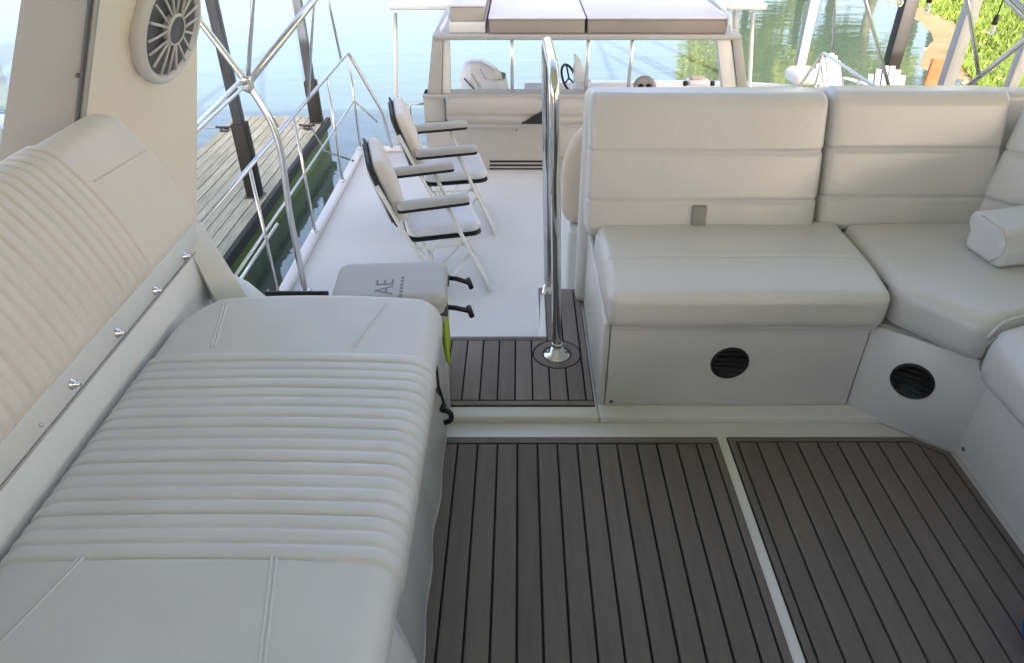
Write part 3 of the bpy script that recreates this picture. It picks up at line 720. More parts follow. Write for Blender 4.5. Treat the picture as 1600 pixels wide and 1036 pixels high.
# ------------------------------------------------------------------ deck rails
def rail_run(label, sgn, X, name='deck_rail'):
    r = thing(name, label, 'rail', (X, 5, ZD))
    zt_, zm = .05, -.38; Yc = 6.98; mir = lambda x: x if sgn < 0 else 1.24 - x
    def w(nm, bm_, m='steel'): world_child(obj(nm, bm_, m), r)
    w('top_rail', tube(fillet([(mir(-1.62), 2.4, zt_), (mir(-1.62), Yc, zt_ + .02), (mir(-1.36), Yc + .02, -.50), (mir(-1.30), Yc + .02, ZD + .02)], .06), .0145, 10))
    w('mid_rail', tube(fillet([(mir(-1.62), 2.4, zm), (mir(-1.62), Yc, zm), (mir(-1.42), Yc + .02, -.60)], .05), .009, 8))
    w('low_rail', tube([(mir(-1.62), 2.6, zm - .055), (mir(-1.62), 4.3, zm - .055)], .011, 8))
    for Y in (2.9, 4.05, 5.05, 6.1, 6.97):
        w('stanchion', tube([(mir(-1.615), Y, ZD), (mir(-1.62), Y, zt_)], .0115, 8)); w('foot', lathe([(0, .018), (.016, .016), (.028, .004), (.028, 0), (0, 0)], 14, Matrix.Translation((mir(-1.615), Y, ZD + .046))), 'steel')
    return r
rail_run('stainless side rail along the deck edge facing the wooden dock', -1, -1.62)
rail_run('stainless side rail along the deck edge facing the white garden chairs', 1, 2.86)
# inboard curved pole with the bimini fitting and tubes
def bimini(sgn, label):
    mir = (lambda v: Vector(v)) if sgn < 0 else (lambda v: Vector((1.24 - v[0], v[1], v[2])))
    r = thing('bimini_frame', label, 'frame', mir((-1.48, 4.2, ZD)))
    def w(nm, pts, rad_, fr=0): world_child(obj(nm, tube([mir(p) for p in (fillet(pts, fr) if fr else pts)], rad_, 10), 'steel'), r)
    N = P(387, 130, Y=4.2)
    w('curved_pole', [P(478, 462, Y=4.2) + Vector((0, 0, -.02)), P(452, 330, Y=4.2), P(440, 240, Y=4.2), P(425, 190, Y=4.2), N, P(310, 30, Y=4.2), P(300, 5, Y=4.2), P(299, -120, Y=4.2)], .020, .12)
    w('brace', [P(433, 197, Y=4.6), N + Vector((0, .0, .012))], .013)
    T1 = P(395, 0, Y=4.2); w('upright', [N, T1, T1 + (T1 - N) * .8], .0125)
    T2 = P(490, 0, Y=4.9); w('diagonal', [N, T2, T2 + (T2 - N) * .5], .024)
    w('forward_tube', [N, P(372, 130, Y=4.05), P(310, 192, Y=3.2), P(290, 212, Y=2.9)], .013, .03); w('forward_tube', [N + Vector((0, 0, -.05)), P(378, 138, Y=4.0), P(316, 196, Y=3.2), P(296, 216, Y=2.9)], .010, .03)
    Q = P(473, 155, Y=5.46); Q = Vector((-1.62, 5.46, .05)); T3 = P(490, 0, Y=5.46); w('upright', [Q, T3, T3 + (T3 - Q) * .6], .011)
    Q2 = Vector((-1.62, 6.68, .06)); T4 = P(513, 0, Y=6.68); w('upright', [Q2, T4, T4 + (T4 - Q2) * .6], .011)
    j = world_child(obj('joint', cushion((.06, .06, .09), (.02, .02, .02), (2, 2, 2), 3, None, lambda q: mir(q + N)), 'steel'), r)
    f = mir(P(478, 462, Y=4.2)); world_child(obj('foot', lathe([(0, .02), (.025, .018), (.05, .003), (.05, 0), (0, 0)], 16, Matrix.Translation((f.x, f.y, ZD))), 'steel'), r)
    return r
bimini(-1, 'stainless canopy frame of crossing tubes beside the wooden dock')
# right frame, its tubes standing on the far rail
rf = thing('canopy_poles', 'thin stainless canopy poles rising from the rail by the garden chairs', 'frame', (2.86, 5.5, ZD))
def rw(nm, pts, r_): world_child(obj(nm, tube(pts, r_, 8), 'steel'), rf)
a = P(1300, 82, Y=6.75); c = P(1306, 0, Y=6.75); rw('upright', [a, c, c + (c - a) * .8], .011)
a = Vector((2.86, 5.3, .05)); c = P(1352, 0, Y=5.2); a = P(1390, 140, Y=5.2); rw('upright', [a + (a - c) * .15, c, c + (c - a) * .6], .013)
a = P(1529, 116, Y=4.2); c = P(1512, 0, Y=4.2); rw('upright', [a, c, c + (c - a) * .6], .012)
a = P(1505, 140, Y=4.6); c = P(1605, 60, Y=3.9); rw('forward_tube', [a + (a - c) * 1.2, c, c + (c - a) * .5], .017)
a = P(1570, -5, Y=4.2); c = P(1605, 30, Y=4.1); rw('diagonal', [a - (c - a) * 2, c, c + (c - a)], .016)
a = P(1582, -5, Y=4.2); c = P(1612, 25, Y=4.1); rw('diagonal', [a - (c - a) * 2, c, c + (c - a)], .012)

# ------------------------------------------------------------------ folding deck chairs
def make_chair():
    t = thing('deck_chair', 'x', 'chair', group='folding deck chairs on the aft deck')
    def tilt(q): return Matrix.Rotation(R(-17), 3, 'Y') @ q
    seat = obj('seat_cushion', cushion((.46, .47, .075), (.07, .06, .03), (8, 8, 2), 5, lambda q, n: .012 * max(0, n.z) * (1 - (q.x / .23) ** 2) * (1 - (q.y / .235) ** 2), lambda q: q + Vector((.035, 0, .455))), 'vinyl', t)
    obj('seat_base', cushion((.465, .475, .022), (.07, .06, .01), (4, 4, 1), 4, None, lambda q: q + Vector((.035, 0, .408))), 'black', t)
    obj('backrest', cushion((.085, .49, .41), (.035, .05, .06), (2, 8, 8), 5, lambda q, n: .010 * max(0, n.x) * (1 - (q.z / .2) ** 2), lambda q: tilt(q) + Vector((-.27, 0, .73))), 'vinyl_cream_warmlit', t)
    obj('back_shell', cushion((.024, .515, .435), (.010, .05, .065), (1, 6, 6), 4, None, lambda q: tilt(q + Vector((-.046, 0, 0))) + Vector((-.27, 0, .73))), 'black', t)
    obj('back_trim', cushion((.022, .47, .395), (.01, .05, .08), (1, 6, 6), 4, None, lambda q: tilt(q + Vector((-.066, 0, 0))) + Vector((-.27, 0, .73))), 'vinyl', t)
    for s in (-1, 1):
        y = .275 * s
        a = obj('armrest', cushion((.43, .066, .050), (.025, .022, .02), (6, 2, 1), 4, None, lambda q: Vector((q.x, q.y, q.z + .03 * q.x)) + Vector((-.03, y, .672))), 'mgrey_vinyl', t)
        obj('arm_base', cushion((.43, .060, .018), (.025, .02, .008), (4, 2, 1), 3, None, lambda q: Vector((q.x, q.y, q.z + .03 * q.x)) + Vector((-.03, y, .640))), 'black', a)
        obj('front_leg', tube([(.05, y, .632), (.30, y, .012)], .0125, 8), 'white_tube', t)
        obj('rear_leg', tube(fillet([(-.345, y, .80), (-.235, y, .53), (.0, y, .012)], .1), .0125, 8), 'white_tube', t)
        obj('brace', tube([(.18, y * .97, .31), (-.02, y * .97, .05)], .008, 6), 'white_tube', t)
        obj('brace', tube([(-.16, y * .97, .38), (.16, y * .97, .36)], .008, 6), 'white_tube', t)
        obj('brace', tube([(-.16, y * .94, .40), (-.02, y * .94, .22), (.14, y * .94, .385)], .007, 6), 'white_tube', t)
    for x, z in ((.295, .016), (0.0, .02)): obj('cross_bar', tube([(x, -.28, z), (x, .28, z)], .0125, 8), 'white_tube', t)
    obj('cross_bar', tube([(-.155, -.27, .385), (-.155, .27, .385)], .010, 8), 'white_tube', t)
    obj('cross_bar', tube([(.15, -.27, .38), (.15, .27, .38)], .010, 8), 'white_tube', t)
    return t
M['mgrey_vinyl'] = mat('armrest_vinyl', (.52, .50, .47), .45, var=.05)
ch = make_chair()
AR = R(14)
foot = P(767, 458, z=ZD); rot = Matrix.Rotation(AR, 3, 'Z')
ch.location = foot - rot @ Vector((.30, -.275, 0)) * 1.06; ch.rotation_euler = (0, 0, AR); ch.location.z = ZD; ch.scale = (1.06, 1.06, 1.06)
ch['label'] = 'white folding deck chair standing nearer to the grey cooler'
ch2 = copy_tree(ch); f2 = P(774, 367, z=ZD); ch2.location = f2 - Matrix.Rotation(R(11), 3, 'Z') @ Vector((.30, -.275, 0)) * 1.06; ch2.location.z = ZD; ch2.rotation_euler = (0, 0, R(11))
ch2['label'] = 'white folding deck chair standing nearer to the taupe stern wall'

# ------------------------------------------------------------------ cooler behind the lounge
cq = P(668, 416, z=.43)
cl = thing('cooler', 'grey lidded cooler with lime green side accents and black rubber latches behind the lounge', 'cooler', (-.428, 2.03, .012), R(4))
cxw, cyw = .37, .27
obj('body', box(-cxw / 2 + .012, cxw / 2 - .012, -cyw / 2 + .012, cyw / 2 - .012, .001, .35, .025, 4), 'boat_white', cl)
for ya, yb in ((-.075, -.02), (.02, .075)): obj('side_panel', box(cxw / 2 - .016, cxw / 2 - .004, ya, yb, .12, .325, .004, 2), 'lime', cl)
obj('side_panel', box(cxw / 2 - .016, cxw / 2 - .004, -.128, -.10, .17, .325, .004, 2), 'lime', cl)
obj('lid', cushion((cxw, cyw, .075), (.04, .04, .025), (6, 6, 1), 5, lambda q, n: .004 * max(0, n.z), lambda q: q + Vector((0, 0, .389))), 'lid', cl)
obj('rim', box(-cxw / 2 + .004, cxw / 2 - .004, -cyw / 2 + .004, cyw / 2 - .004, .335, .351, .006, 3), 'lid', cl)
for yy, dz in ((.092, -.03), (-.10, .0)):
    l = obj('latch', tube([(cxw / 2 - .012, yy, .375), (cxw / 2 + .03, yy - .006, .372), (cxw / 2 + .075, yy - .012 + dz * .3, .362)], .0085, 8), 'black', cl)
    obj('latch_end', tube([(cxw / 2 + .070, yy + .008 + dz * .3, .366), (cxw / 2 + .080, yy - .034 + dz * .3, .356)], .009, 8), 'black', l)
    obj('latch_root', box(cxw / 2 - .022, cxw / 2 + .004, yy - .018, yy + .018, .345, .383, .006, 3), 'dgrey', l)
def text(txt, size, m, parent, mtx, ext=.0008):
    cu = bpy.data.curves.new('lettering', 'FONT'); cu.body = txt; cu.size = size; cu.extrude = ext; cu.align_x = 'CENTER'; cu.align_y = 'CENTER'
    o = bpy.data.objects.new('t', cu); COL.objects.link(o); bpy.context.view_layer.update()
    me = bpy.data.meshes.new_from_object(o.evaluated_get(bpy.context.evaluated_depsgraph_get())); bpy.data.objects.remove(o)
    p = obj('lettering', me, m, parent); p.matrix_local = mtx; me.materials.clear(); me.materials.append(M[m]); return p
text('AE', .085, 'letter', cl, Matrix.Translation((-.012, -.055, .4305)) @ Matrix.Rotation(R(90), 4, 'Z'))
for k in range(6): obj('lettering', box(.036, .046, -.115 + k * .022, -.102 + k * .022, .4296, .4312), 'letter', cl)
# black folded tray behind the bench
tr = tag(obj('folded_tray', box(-.10, .10, -.006, .006, 0, .458, .004, 2), 'black_gloss', None, (-.70, 1.90, .0125)), 'black folded tray board standing against the lounge end', 'tray')
# bungee with black hook hanging at the corner of the lounge
hk = thing('bungee_strap', 'thin black bungee strap with a chunky hook hanging on the lounge corner', 'strap', (-.23, 1.74, .06))
h0, h1 = P(682, 572, Y=1.70), P(694, 632, Y=1.66)
world_child(obj('cord', tube([h0, (h0 + h1) / 2 + Vector((-.006, 0, 0)), h1], .0042, 8), 'black'), hk)
world_child(obj('cord', tube([(h0 + h1) / 2 + Vector((-.012, 0, -.01)), (h0 + h1) / 2 + Vector((.0, -.004, -.035))], .006, 8), 'dgrey'), hk)
hc = P(698, 646, Y=1.64)
world_child(obj('hook', tube(fillet([h1, hc + Vector((-.016, 0, .012)), hc + Vector((.002, -.005, .016)), hc + Vector((.015, -.006, .002)), hc + Vector((.012, -.006, -.024)), hc + Vector((-.008, -.006, -.032))], .012), .0085, 8), 'black'), hk)
# blue bag on the floor
bb = P(1588, 1015, z=.02)
tag(obj('blue_bag', cushion((.20, .36, .18), (.06, .06, .06), (4, 6, 3), 4, lambda q, n: wrinkle(q * 2, .008), None), 'blue', None, (1.315, bb.y - .105, .088)), 'bright blue cloth bag on the grey plank floor beside the sofa base', 'bag')

# ------------------------------------------------------------------ stern wall with window frame and sunpad
YW = 6.5
def W(x, y, Y=YW): return P(x, y, Y=Y)
sw = thing('stern_enclosure', 'taupe stern wall with open window frame and padded sun deck on top', 'enclosure', (.62, YW, ZD))
def sb(nm, bm_, m): return world_child(obj(nm, bm_, m), sw)
xl, xr = W(668, 240).x, W(1165, 140).x; xdoor = W(862, 240).x
ztw = W(700, 146).z
sb('lower_wall', box(xl, xdoor, YW, YW + .12, ZD + .001, W(700, 197).z, .01, 2), 'wall_taupe')
sb('lower_wall', box(xdoor + .65, xr, YW, YW + .12, ZD + .001, W(700, 197).z, .01, 2), 'wall_taupe')
sb('locker_front', box(xdoor + .001, xdoor + .649, YW + .35, YW + .45, ZD + .001, W(700, 197).z, .01, 2), 'gelcoat')
sb('sill', box(xl - .01, xr + .01, YW - .06, YW + .16, W(700, 197).z + .001, W(700, 190).z, .008, 2), 'wall_taupe')
sb('corner_post', box(xl, W(697, 170).x - .008, YW - .02, YW + .14, W(700, 190).z + .001, ztw, .01, 2), 'wall_taupe')
zc = (W(700, 150).z + W(700, 192).z) / 2; rr = (W(700, 150).z - W(700, 192).z) / 2
def roll_post(q):
    p = q.copy(); p.z += .006 * math.sin(q.x * 5); return p + Vector(((W(697, 170).x + xr - .05) / 2, YW - .03, zc))
def roll_disp(q, n): return -.018 * math.exp(-((q.z + .035) / .02) ** 2) * (1 if n.y < -.1 else 0) + .004 * math.sin(q.x * 11 + 3 * math.sin(q.x * 2.3))
sb('bolster', cushion((xr - .05 - W(697, 170).x, .16, 2 * rr), (.04, .07, .09), (60, 4, 12), 6, roll_disp, roll_post), 'bolster')
sb('top_board', box(xl, xr, YW - .045, YW + .15, ztw - .035, ztw, .008, 2), 'wall_taupe')
p0, p1, p2 = W(815, 187), W(850, 187), W(850, 166)
b = bmesh.new(); fr = [b.verts.new(p + Vector((0, -.13, 0))) for p in (p0, p1, p2)]; bkv = [b.verts.new(p + Vector((0, -.06, 0))) for p in (p0, p1, p2)]
b.faces.new(fr); b.faces.new(bkv[::-1])
for i in range(3): b.faces.new((fr[i], bkv[i], bkv[(i + 1) % 3], fr[(i + 1) % 3]))
bmesh.ops.recalc_face_normals(b, faces=b.faces[:]); sb('flap', b, 'black_gloss')
for k, yy in enumerate((252, 258, 264)):
    z = W(800, yy).z; sb('vent_slot', box(W(765, yy).x, xdoor - .004, YW - .006, YW - .001, z - .011, z + .009, .002, 1), 'black')
sb('screw', lathe([(0, .004), (.008, .003), (.008, -.002)], 8, Matrix.Translation(W(807, 203)) @ Matrix.Rotation(R(90), 4, 'X')), 'dgrey')
# window frame
zt0, zt1 = W(800, 62).z, W(800, 54).z
ztl = ztw + .0005
sb('frame_post', hull8([W(668, 146) * 1 + Vector((0, -.02, 0)), W(690, 146) + Vector((0, -.02, 0)), W(690, 146) + Vector((0, .08, 0)), W(668, 146) + Vector((0, .08, 0)), W(676, 58) + Vector((0, -.02, 0)), W(692, 58) + Vector((0, -.02, 0)), W(692, 58) + Vector((0, .08, 0)), W(676, 58) + Vector((0, .08, 0))], .006, 2), 'wall_taupe')
sb('frame_jamb', hull8([W(690.5, 146), W(704, 146), W(704, 146) + Vector((0, .1, 0)), W(690.5, 146) + Vector((0, .1, 0)), W(692.5, 62), W(702, 62), W(702, 62) + Vector((0, .1, 0)), W(692.5, 62) + Vector((0, .1, 0))], .006, 2), 'gelcoat')
sb('frame_post', hull8([W(1153, 146) + Vector((0, -.02, 0)), W(1168, 146) + Vector((0, -.02, 0)), W(1168, 146) + Vector((0, .12, 0)), W(1153, 146) + Vector((0, .12, 0)), W(1143, 58) + Vector((0, -.02, 0)), W(1158, 58) + Vector((0, -.02, 0)), W(1158, 58) + Vector((0, .12, 0)), W(1143, 58) + Vector((0, .12, 0))], .006, 2), 'gelcoat_grey_shade')
sb('frame_jamb', hull8([W(1130, 146), W(1152.5, 146), W(1152.5, 146) + Vector((0, .1, 0)), W(1130, 146) + Vector((0, .1, 0)), W(1120, 62), W(1142.5, 62), W(1142.5, 62) + Vector((0, .1, 0)), W(1120, 62) + Vector((0, .1, 0))], .006, 2), 'gelcoat')
for x in (800, 918, 986):
    sb('mullion', box(W(x, 100).x - .015, W(x, 100).x + .015, YW + .02, YW + .05, ztw + .001, zt0, .004, 1), 'steel')
sb('roof_slab', box(W(676, 58).x, W(1158, 58).x, YW - .03, 8.6, zt0, zt1, .01, 2), 'wall_taupe')
zs = zt1 + .001
zp = W(800, 27).z
gapx = W(916.5, 40).x
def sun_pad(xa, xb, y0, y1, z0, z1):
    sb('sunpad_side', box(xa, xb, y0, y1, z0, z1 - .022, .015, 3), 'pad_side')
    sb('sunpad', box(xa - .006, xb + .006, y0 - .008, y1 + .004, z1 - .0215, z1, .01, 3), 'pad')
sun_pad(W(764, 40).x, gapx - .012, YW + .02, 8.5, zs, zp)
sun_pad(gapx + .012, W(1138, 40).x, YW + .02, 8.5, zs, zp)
x0, x1 = W(700, 40).x, W(758, 40).x
sb('side_step', box(x0, x1, YW + .05, 8.5, zs, W(700, 38).z, .01, 3), 'gelcoat')
sb('side_pad', box(x0 + .01, x1 - .01, YW + .12, 8.5, W(700, 38).z + .0005, W(700, 15).z + .0, .012, 3), 'bolster')
sb('side_pad_top', box(x0, x1 + .0, YW + .115, 8.5, W(700, 15).z + .0005, W(700, 13).z + .01, .006, 2), 'pad')
sb('grab_rail', tube([W(688, 52), W(690, 44), W(714, 2, 6.9), W(726, -20, 7.1)], .012, 8), 'boat_white')
sb('grab_rail', tube([W(1142, 50), W(1140, 24), W(1118, 2, 6.8), W(1100, -16, 7.0)], .012, 8), 'boat_white')
for (xa, xb) in ((608, 702), (1125, 1199)):
    a, c = P(xa, 11, Y=8.0), P(xb, 11, Y=8.0)
    sb('roof_wing', box(a.x, c.x, 8.0, 9.4, a.z - .03, a.z + .03, .012, 2), 'boat_white')
for x in (617.5, 1176):
    a = P(x, 20, Y=8.15); c = P(x + (1.5 if x < 700 else -6), 165, Y=8.15); sb('pole', tube([c + (c - a) * ((-1.85 - c.z) / (c.z - a.z)), a], .022, 10), 'white_tube')
sb('pole', tube([P(1150, 12, Y=8.3), P(1149, 60, Y=8.3)], .03, 8), 'white_tube')
a = P(625, 163, Y=7.04); c = P(672, 162, Y=7.04)
sb('stern_bar', tube([a, c], .012, 8), 'steel'); d = P(640, 163, Y=7.04); sb('stern_bar', tube([d, (d.x, d.y, ZD)], .012, 8), 'steel')

# ------------------------------------------------------------------ tender on the swim platform
td = thing('tender_dinghy', 'white tender dinghy with steering wheel carried across the stern', 'dinghy', (1.1, 8.1, -1.85))
zg = P(1000, 126, Y=8.75).z
def tb_(nm, bm_, m): return world_child(obj(nm, bm_, m), td)
TX0, TX1 = P(820, 130, Y=8).x, P(1262, 130, Y=8).x
secs = []; b = bmesh.new(); n = 18
for i in range(n + 1):
    t = i / n; x = TX0 + (TX1 - TX0) * t; hw = .62 * (1 - max(0, (t - .55) / .45) ** 2.2) + .02; sheer = zg + .10 * max(0, (t - .6) / .4) ** 2; kz = -1.75 + .5 * max(0, (t - .6) / .4) ** 2
    ring = [(x, 8.15 - hw, sheer), (x, 8.15 - hw * 1.02, sheer - .12), (x, 8.15 - hw * .8, (sheer + kz) / 2 - .2), (x, 8.15, kz), (x, 8.15 + hw * .8, (sheer + kz) / 2 - .2), (x, 8.15 + hw * 1.02, sheer - .12), (x, 8.15 + hw, sheer), (x, 8.15 + hw * .78, sheer), (x, 8.15 + hw * .7, sheer - .35), (x, 8.15 - hw * .7, sheer - .35), (x, 8.15 - hw * .78, sheer)]
    secs.append([b.verts.new(p) for p in ring])
for A, B_ in zip(secs, secs[1:]):
    m_ = len(A)
    for k in range(m_): b.faces.new((A[k], A[(k + 1) % m_], B_[(k + 1) % m_], B_[k]))
b.faces.new(secs[0][::-1]); b.faces.new(secs[-1]); bmesh.ops.recalc_face_normals(b, faces=b.faces[:]); smooth(b, R(35))
tb_('hull', b, 'boat_white')
whl = P(889, 122, Y=8.1)
Bw = Matrix.Translation(whl) @ Matrix.Rotation(R(62), 4, 'Y') @ Matrix.Rotation(R(25), 4, 'X')
tb_('steering_wheel', tube([Bw @ Vector((.15 * math.cos(a), .15 * math.sin(a), 0)) for a in np.linspace(0, 2 * math.pi, 24, endpoint=False)], .014, 8, closed=True), 'black_gloss')
for a in (0.5, 2.6, 4.7): tb_('wheel_spoke', tube([Bw @ Vector((0, 0, .0)), Bw @ Vector((.15 * math.cos(a), .15 * math.sin(a), 0))], .010, 6), 'black_gloss')
tb_('console', hull8([whl + Vector(p) for p in ((.02, -.25, -.5), (.4, -.25, -.5), (.4, .25, -.5), (.02, .25, -.5), (.06, -.22, .0), (.26, -.22, -.06), (.26, .22, -.06), (.06, .22, .0))], .02, 3), 'boat_white')
w0, w1, w2, w3 = P(897, 128, Y=8.0), P(922, 128, Y=8.0), P(908, 100, Y=8.0), P(899, 92, Y=8.0)
tb_('windscreen', hull8([w0, w1, w1 + Vector((0, .3, 0)), w0 + Vector((0, .3, 0)), w3, w2, w2 + Vector((0, .3, 0)), w3 + Vector((0, .3, 0))], .006, 2), 'boat_white')
gc = P(1007, 137, Y=7.75)
GM = Matrix.Translation(gc) @ Matrix.Rotation(R(62), 4, 'X')
tb_('deck_speaker', lathe([(.12, -.02), (.125, .01), (.11, .022), (.085, .016), (0, .008)], 28, GM), 'gelcoat_grey_shade')
for sx_ in (-.04, .045): tb_('speaker_cup', lathe([(0, .021), (.028, .02), (.03, .01)], 12, GM @ Matrix.Translation((sx_, .01, .0))), 'black')
cc = P(1090, 128, Y=7.8)
tb_('seat_pod', cushion((.26, .2, .07), (.06, .06, .03), (3, 3, 1), 4, None, lambda q: q + cc), 'boat_white')
tb_('pod_cushion', cushion((.16, .12, .03), (.04, .04, .012), (3, 3, 1), 4, None, lambda q: q + cc + Vector((-.01, 0, .045))), 'vinyl_tan')
for s in (-1, 1): tb_('cleat', cushion((.05, .05, .05), (.015, .015, .015), (1, 1, 1), 3, None, lambda q: q + cc + Vector((.145 * s, -.06, .0))), 'black')
a = P(1255, 118, Y=8.1); tb_('bow_pad', cushion((.34, .4, .16), (.1, .12, .06), (3, 3, 2), 4, None, lambda q: q + a), 'boat_white')
om = thing('outboard_motor', 'white outboard motor with slanted dark stripes on the tender', 'outboard', (P(755, 120, Y=7.9).x, 7.9, -1.85))
oc = P(756, 128, Y=7.9)
def cowl(q):
    p = q.copy(); t = (q.z + .28) / .56; p.x += -.06 * (t - .5); p.x *= 1 - .30 * max(0, t - .35) ** 1.2; p.y *= 1 - .25 * max(0, t - .3)
    if q.z > .1: p.z -= .10 * max(0, q.x) / .26
    return p + oc + Vector((0, 0, -.02))
world_child(obj('cowling', cushion((.54, .40, .50), (.16, .14, .16), (8, 6, 6), 6, None, cowl), 'boat_white'), om)
for k, (a0, a1) in enumerate((((727, 114), (751, 141)), ((738, 108), (750, 128)), ((751, 100), (760, 116)))):
    def proj(px):
        c = P(*px, Y=7.9); return Vector((c.x, 7.685 + .02 * (k > 0), c.z))
    world_child(obj('stripe', tube([proj(a0), proj(a1)], .009 if k == 0 else .005, 6), 'dgrey' if k == 0 else 'gelcoat_grey_shade'), om)
world_child(obj('midsection', box(oc.x - .12, oc.x + .10, 7.78, 8.02, -1.6, oc.z - .2, .03, 3), 'boat_white'), om)
world_child(obj('skeg', hull8([(oc.x - .05, 7.87, -1.849), (oc.x + .05, 7.87, -1.849), (oc.x + .05, 7.93, -1.849), (oc.x - .05, 7.93, -1.849), (oc.x - .09, 7.84, -1.58), (oc.x + .08, 7.84, -1.58), (oc.x + .08, 7.96, -1.58), (oc.x - .09, 7.96, -1.58)], .01, 2), 'boat_white'), om)

# ------------------------------------------------------------------ docks
def dock(label, x0, x1, y0, y1, first_px=None):
    d = thing('floating_dock', label, 'dock', ((x0 + x1) / 2, y0, ZW)); bw = .142; n = int(round((x1 - x0) / bw)); bw = (x1 - x0) / n
    me = bpy.data.meshes.new('plank'); bb_ = plank_bm(bw - .012, y1 - y0 - .02, .04, .004); bb_.to_mesh(me); bb_.free()
    for i in range(n):
        o = obj('plank', me, 'wood_dock'); o.location = (x0 + i * bw + .006, y0 + random.uniform(0, .015), ZK - .04 + random.uniform(-.004, .004)); world_child(o, d)
    world_child(obj('float', box(x0 + .02, x1 - .02, y0 + .02, y1 - .03, ZW - .25, ZK - .175, .02), 'float'), d)
    world_child(obj('under_frame', box(x0 + .01, x1 - .01, y0 + .01, y1 - .02, ZK - .17, ZK - .042), 'dark_post'), d)
    world_child(obj('bumper', box(x1 - .012 if x1 < 0 else x0 - .05, x1 + .05 if x1 < 0 else x0 + .012, y0, y1, ZK - .165, ZK - .012, .02, 3), 'black'), d)
    world_child(obj('end_bumper', box(x0, x1, y1 - .005, y1 + .04, ZK - .165, ZK - .02, .015, 3), 'dark_post'), d)
    return d
le = P(352, 397, z=ZK).x
le = -3.40
dock('weathered grey plank dock beside the stainless side rail', le - 1.62, le, -6, 12.45)
dock('plank dock under the white garden chairs', 4.1, 8.2, -6, 13.6)
def cleat(px, py, label):
    c = P(px, py, z=ZK); t = thing('dock_cleat', label, 'cleat', c)
    obj('horn', tube([(-.13, 0, .075), (-.08, 0, .065), (.08, 0, .065), (.13, 0, .075)], .018, 8), 'black', t); obj('stand', tube([(0, 0, 0), (0, 0, .06)], .03, 8), 'black', t)
    obj('rope_coil', tube([(.06 * math.cos(a), .05 * math.sin(a), .03 + .012 * math.sin(3 * a)) for a in np.linspace(0, 6.28, 16, endpoint=False)], .02, 6, closed=True), 'dark_post', t); return c
c1 = cleat(351, 205, 'black dock cleat with a mooring line across the open water'); c2 = cleat(481, 202, 'black dock cleat at the dock corner near the rail')
tag(obj('mooring_line', tube([c1 + Vector((-.1, 0, .06)), c1 + Vector((-2, .3, .0)), c1 + Vector((-4.4, .6, -.05))], .015, 6), 'rope'), 'pale mooring line stretched to the left from a dock cleat', 'rope')
q1 = P(545, 248, Y=6.9)
tag(obj('mooring_line', tube([c2 + Vector((.05, 0, .06)), (c2 + q1) / 2 + Vector((0, 0, -.15)), Vector((-1.62, 6.6, ZD + .05))], .012, 6), 'dgrey'), 'dark mooring line sagging from the dock corner to the deck', 'rope')
ROOFZ = 5.0
def post(pa, pb, Yp, w, m, label, sleeve=None, base=ZK):
    a, c = P(*pa, Y=Yp), P(*pb, Y=Yp); x = (a.x + c.x) / 2; t = thing('dock_post', label, 'post', (x, Yp, base))
    obj('shaft', box(-w / 2, w / 2, -w / 2, w / 2, 0, ROOFZ - base, .01, 2), m, t)
    if sleeve: obj('sleeve', box(-w / 2 - .03, w / 2 + .03, -w / 2 - .03, w / 2 + .03, 0.002, sleeve, .015, 2), 'black', t)
    obj('base_plate', box(-w * .9, w * .9, -w * .9, w * .9, .001, .02, .004), 'dark_post', t); return t
post((328, 0), (398, 290), 8.9, .12, 'dark_post', 'dark steel post with black sleeve, standing mid-dock by the rail', 1.0)
post((465, 0), (493, 180), 12.1, .13, 'dark_post', 'dark steel post with black sleeve, at the far dock end', .7)
post((1264, 0), (1250, 133), 12.9, .15, 'grey_post', 'grey square post between the sunpad and the slatted garden chair')
post((1414, 0), (1390, 135), 12.5, .16, 'dark_post', 'slim dark post between the two garden chairs', 1.9)
post((1516, 0), (1482, 135), 9.2, .15, 'grey_post', 'thick grey post next to the red brown board')
post((1606, 60), (1580, 135), 9.2, .12, 'grey_post', 'thin grey post farthest along the bank side of the dock')
# dock roof and hardtop (out of the frame; they shade the boat)
rf_ = thing('dock_roof', 'flat metal boat dock roof on posts over the slip', 'roof', (1, 0, ROOFZ))
world_child(obj('roof_sheet', box(-7.4, 12.5, -26, 4.2, ROOFZ + .02, ROOFZ + .10), 'roof'), rf_)
for x in (-3.6, 5.3): world_child(obj('beam', box(x - .08, x + .08, -26, 13.2, ROOFZ - .001, ROOFZ + .019), 'grey_post'), rf_)
ht = thing('hardtop', 'white hardtop over the flybridge on its arch legs', 'hardtop', (.6, 0, 2.13))
world_child(obj('panel', box(-1.5, 2.7, -3.6, -.5, 2.125, 2.20, .02, 3), 'liner'), ht)
for xa in (-1.28, 2.3): world_child(obj('side_beam', box(xa, xa + .42, -.501, 2.75, 2.127, 2.195, .02, 3), 'liner'), ht)

# unseen panel added behind the camera to cut the light from there
en = thing('backlight_blocker', 'added unseen pale panel blocking light behind the camera', 'enclosure', (.6, -1.9, -.012))
world_child(obj('blocker_panel', box(-1.46, 2.12, -2.0, -1.97, -.011, 2.123, .005), 'blocker_cloth'), en)
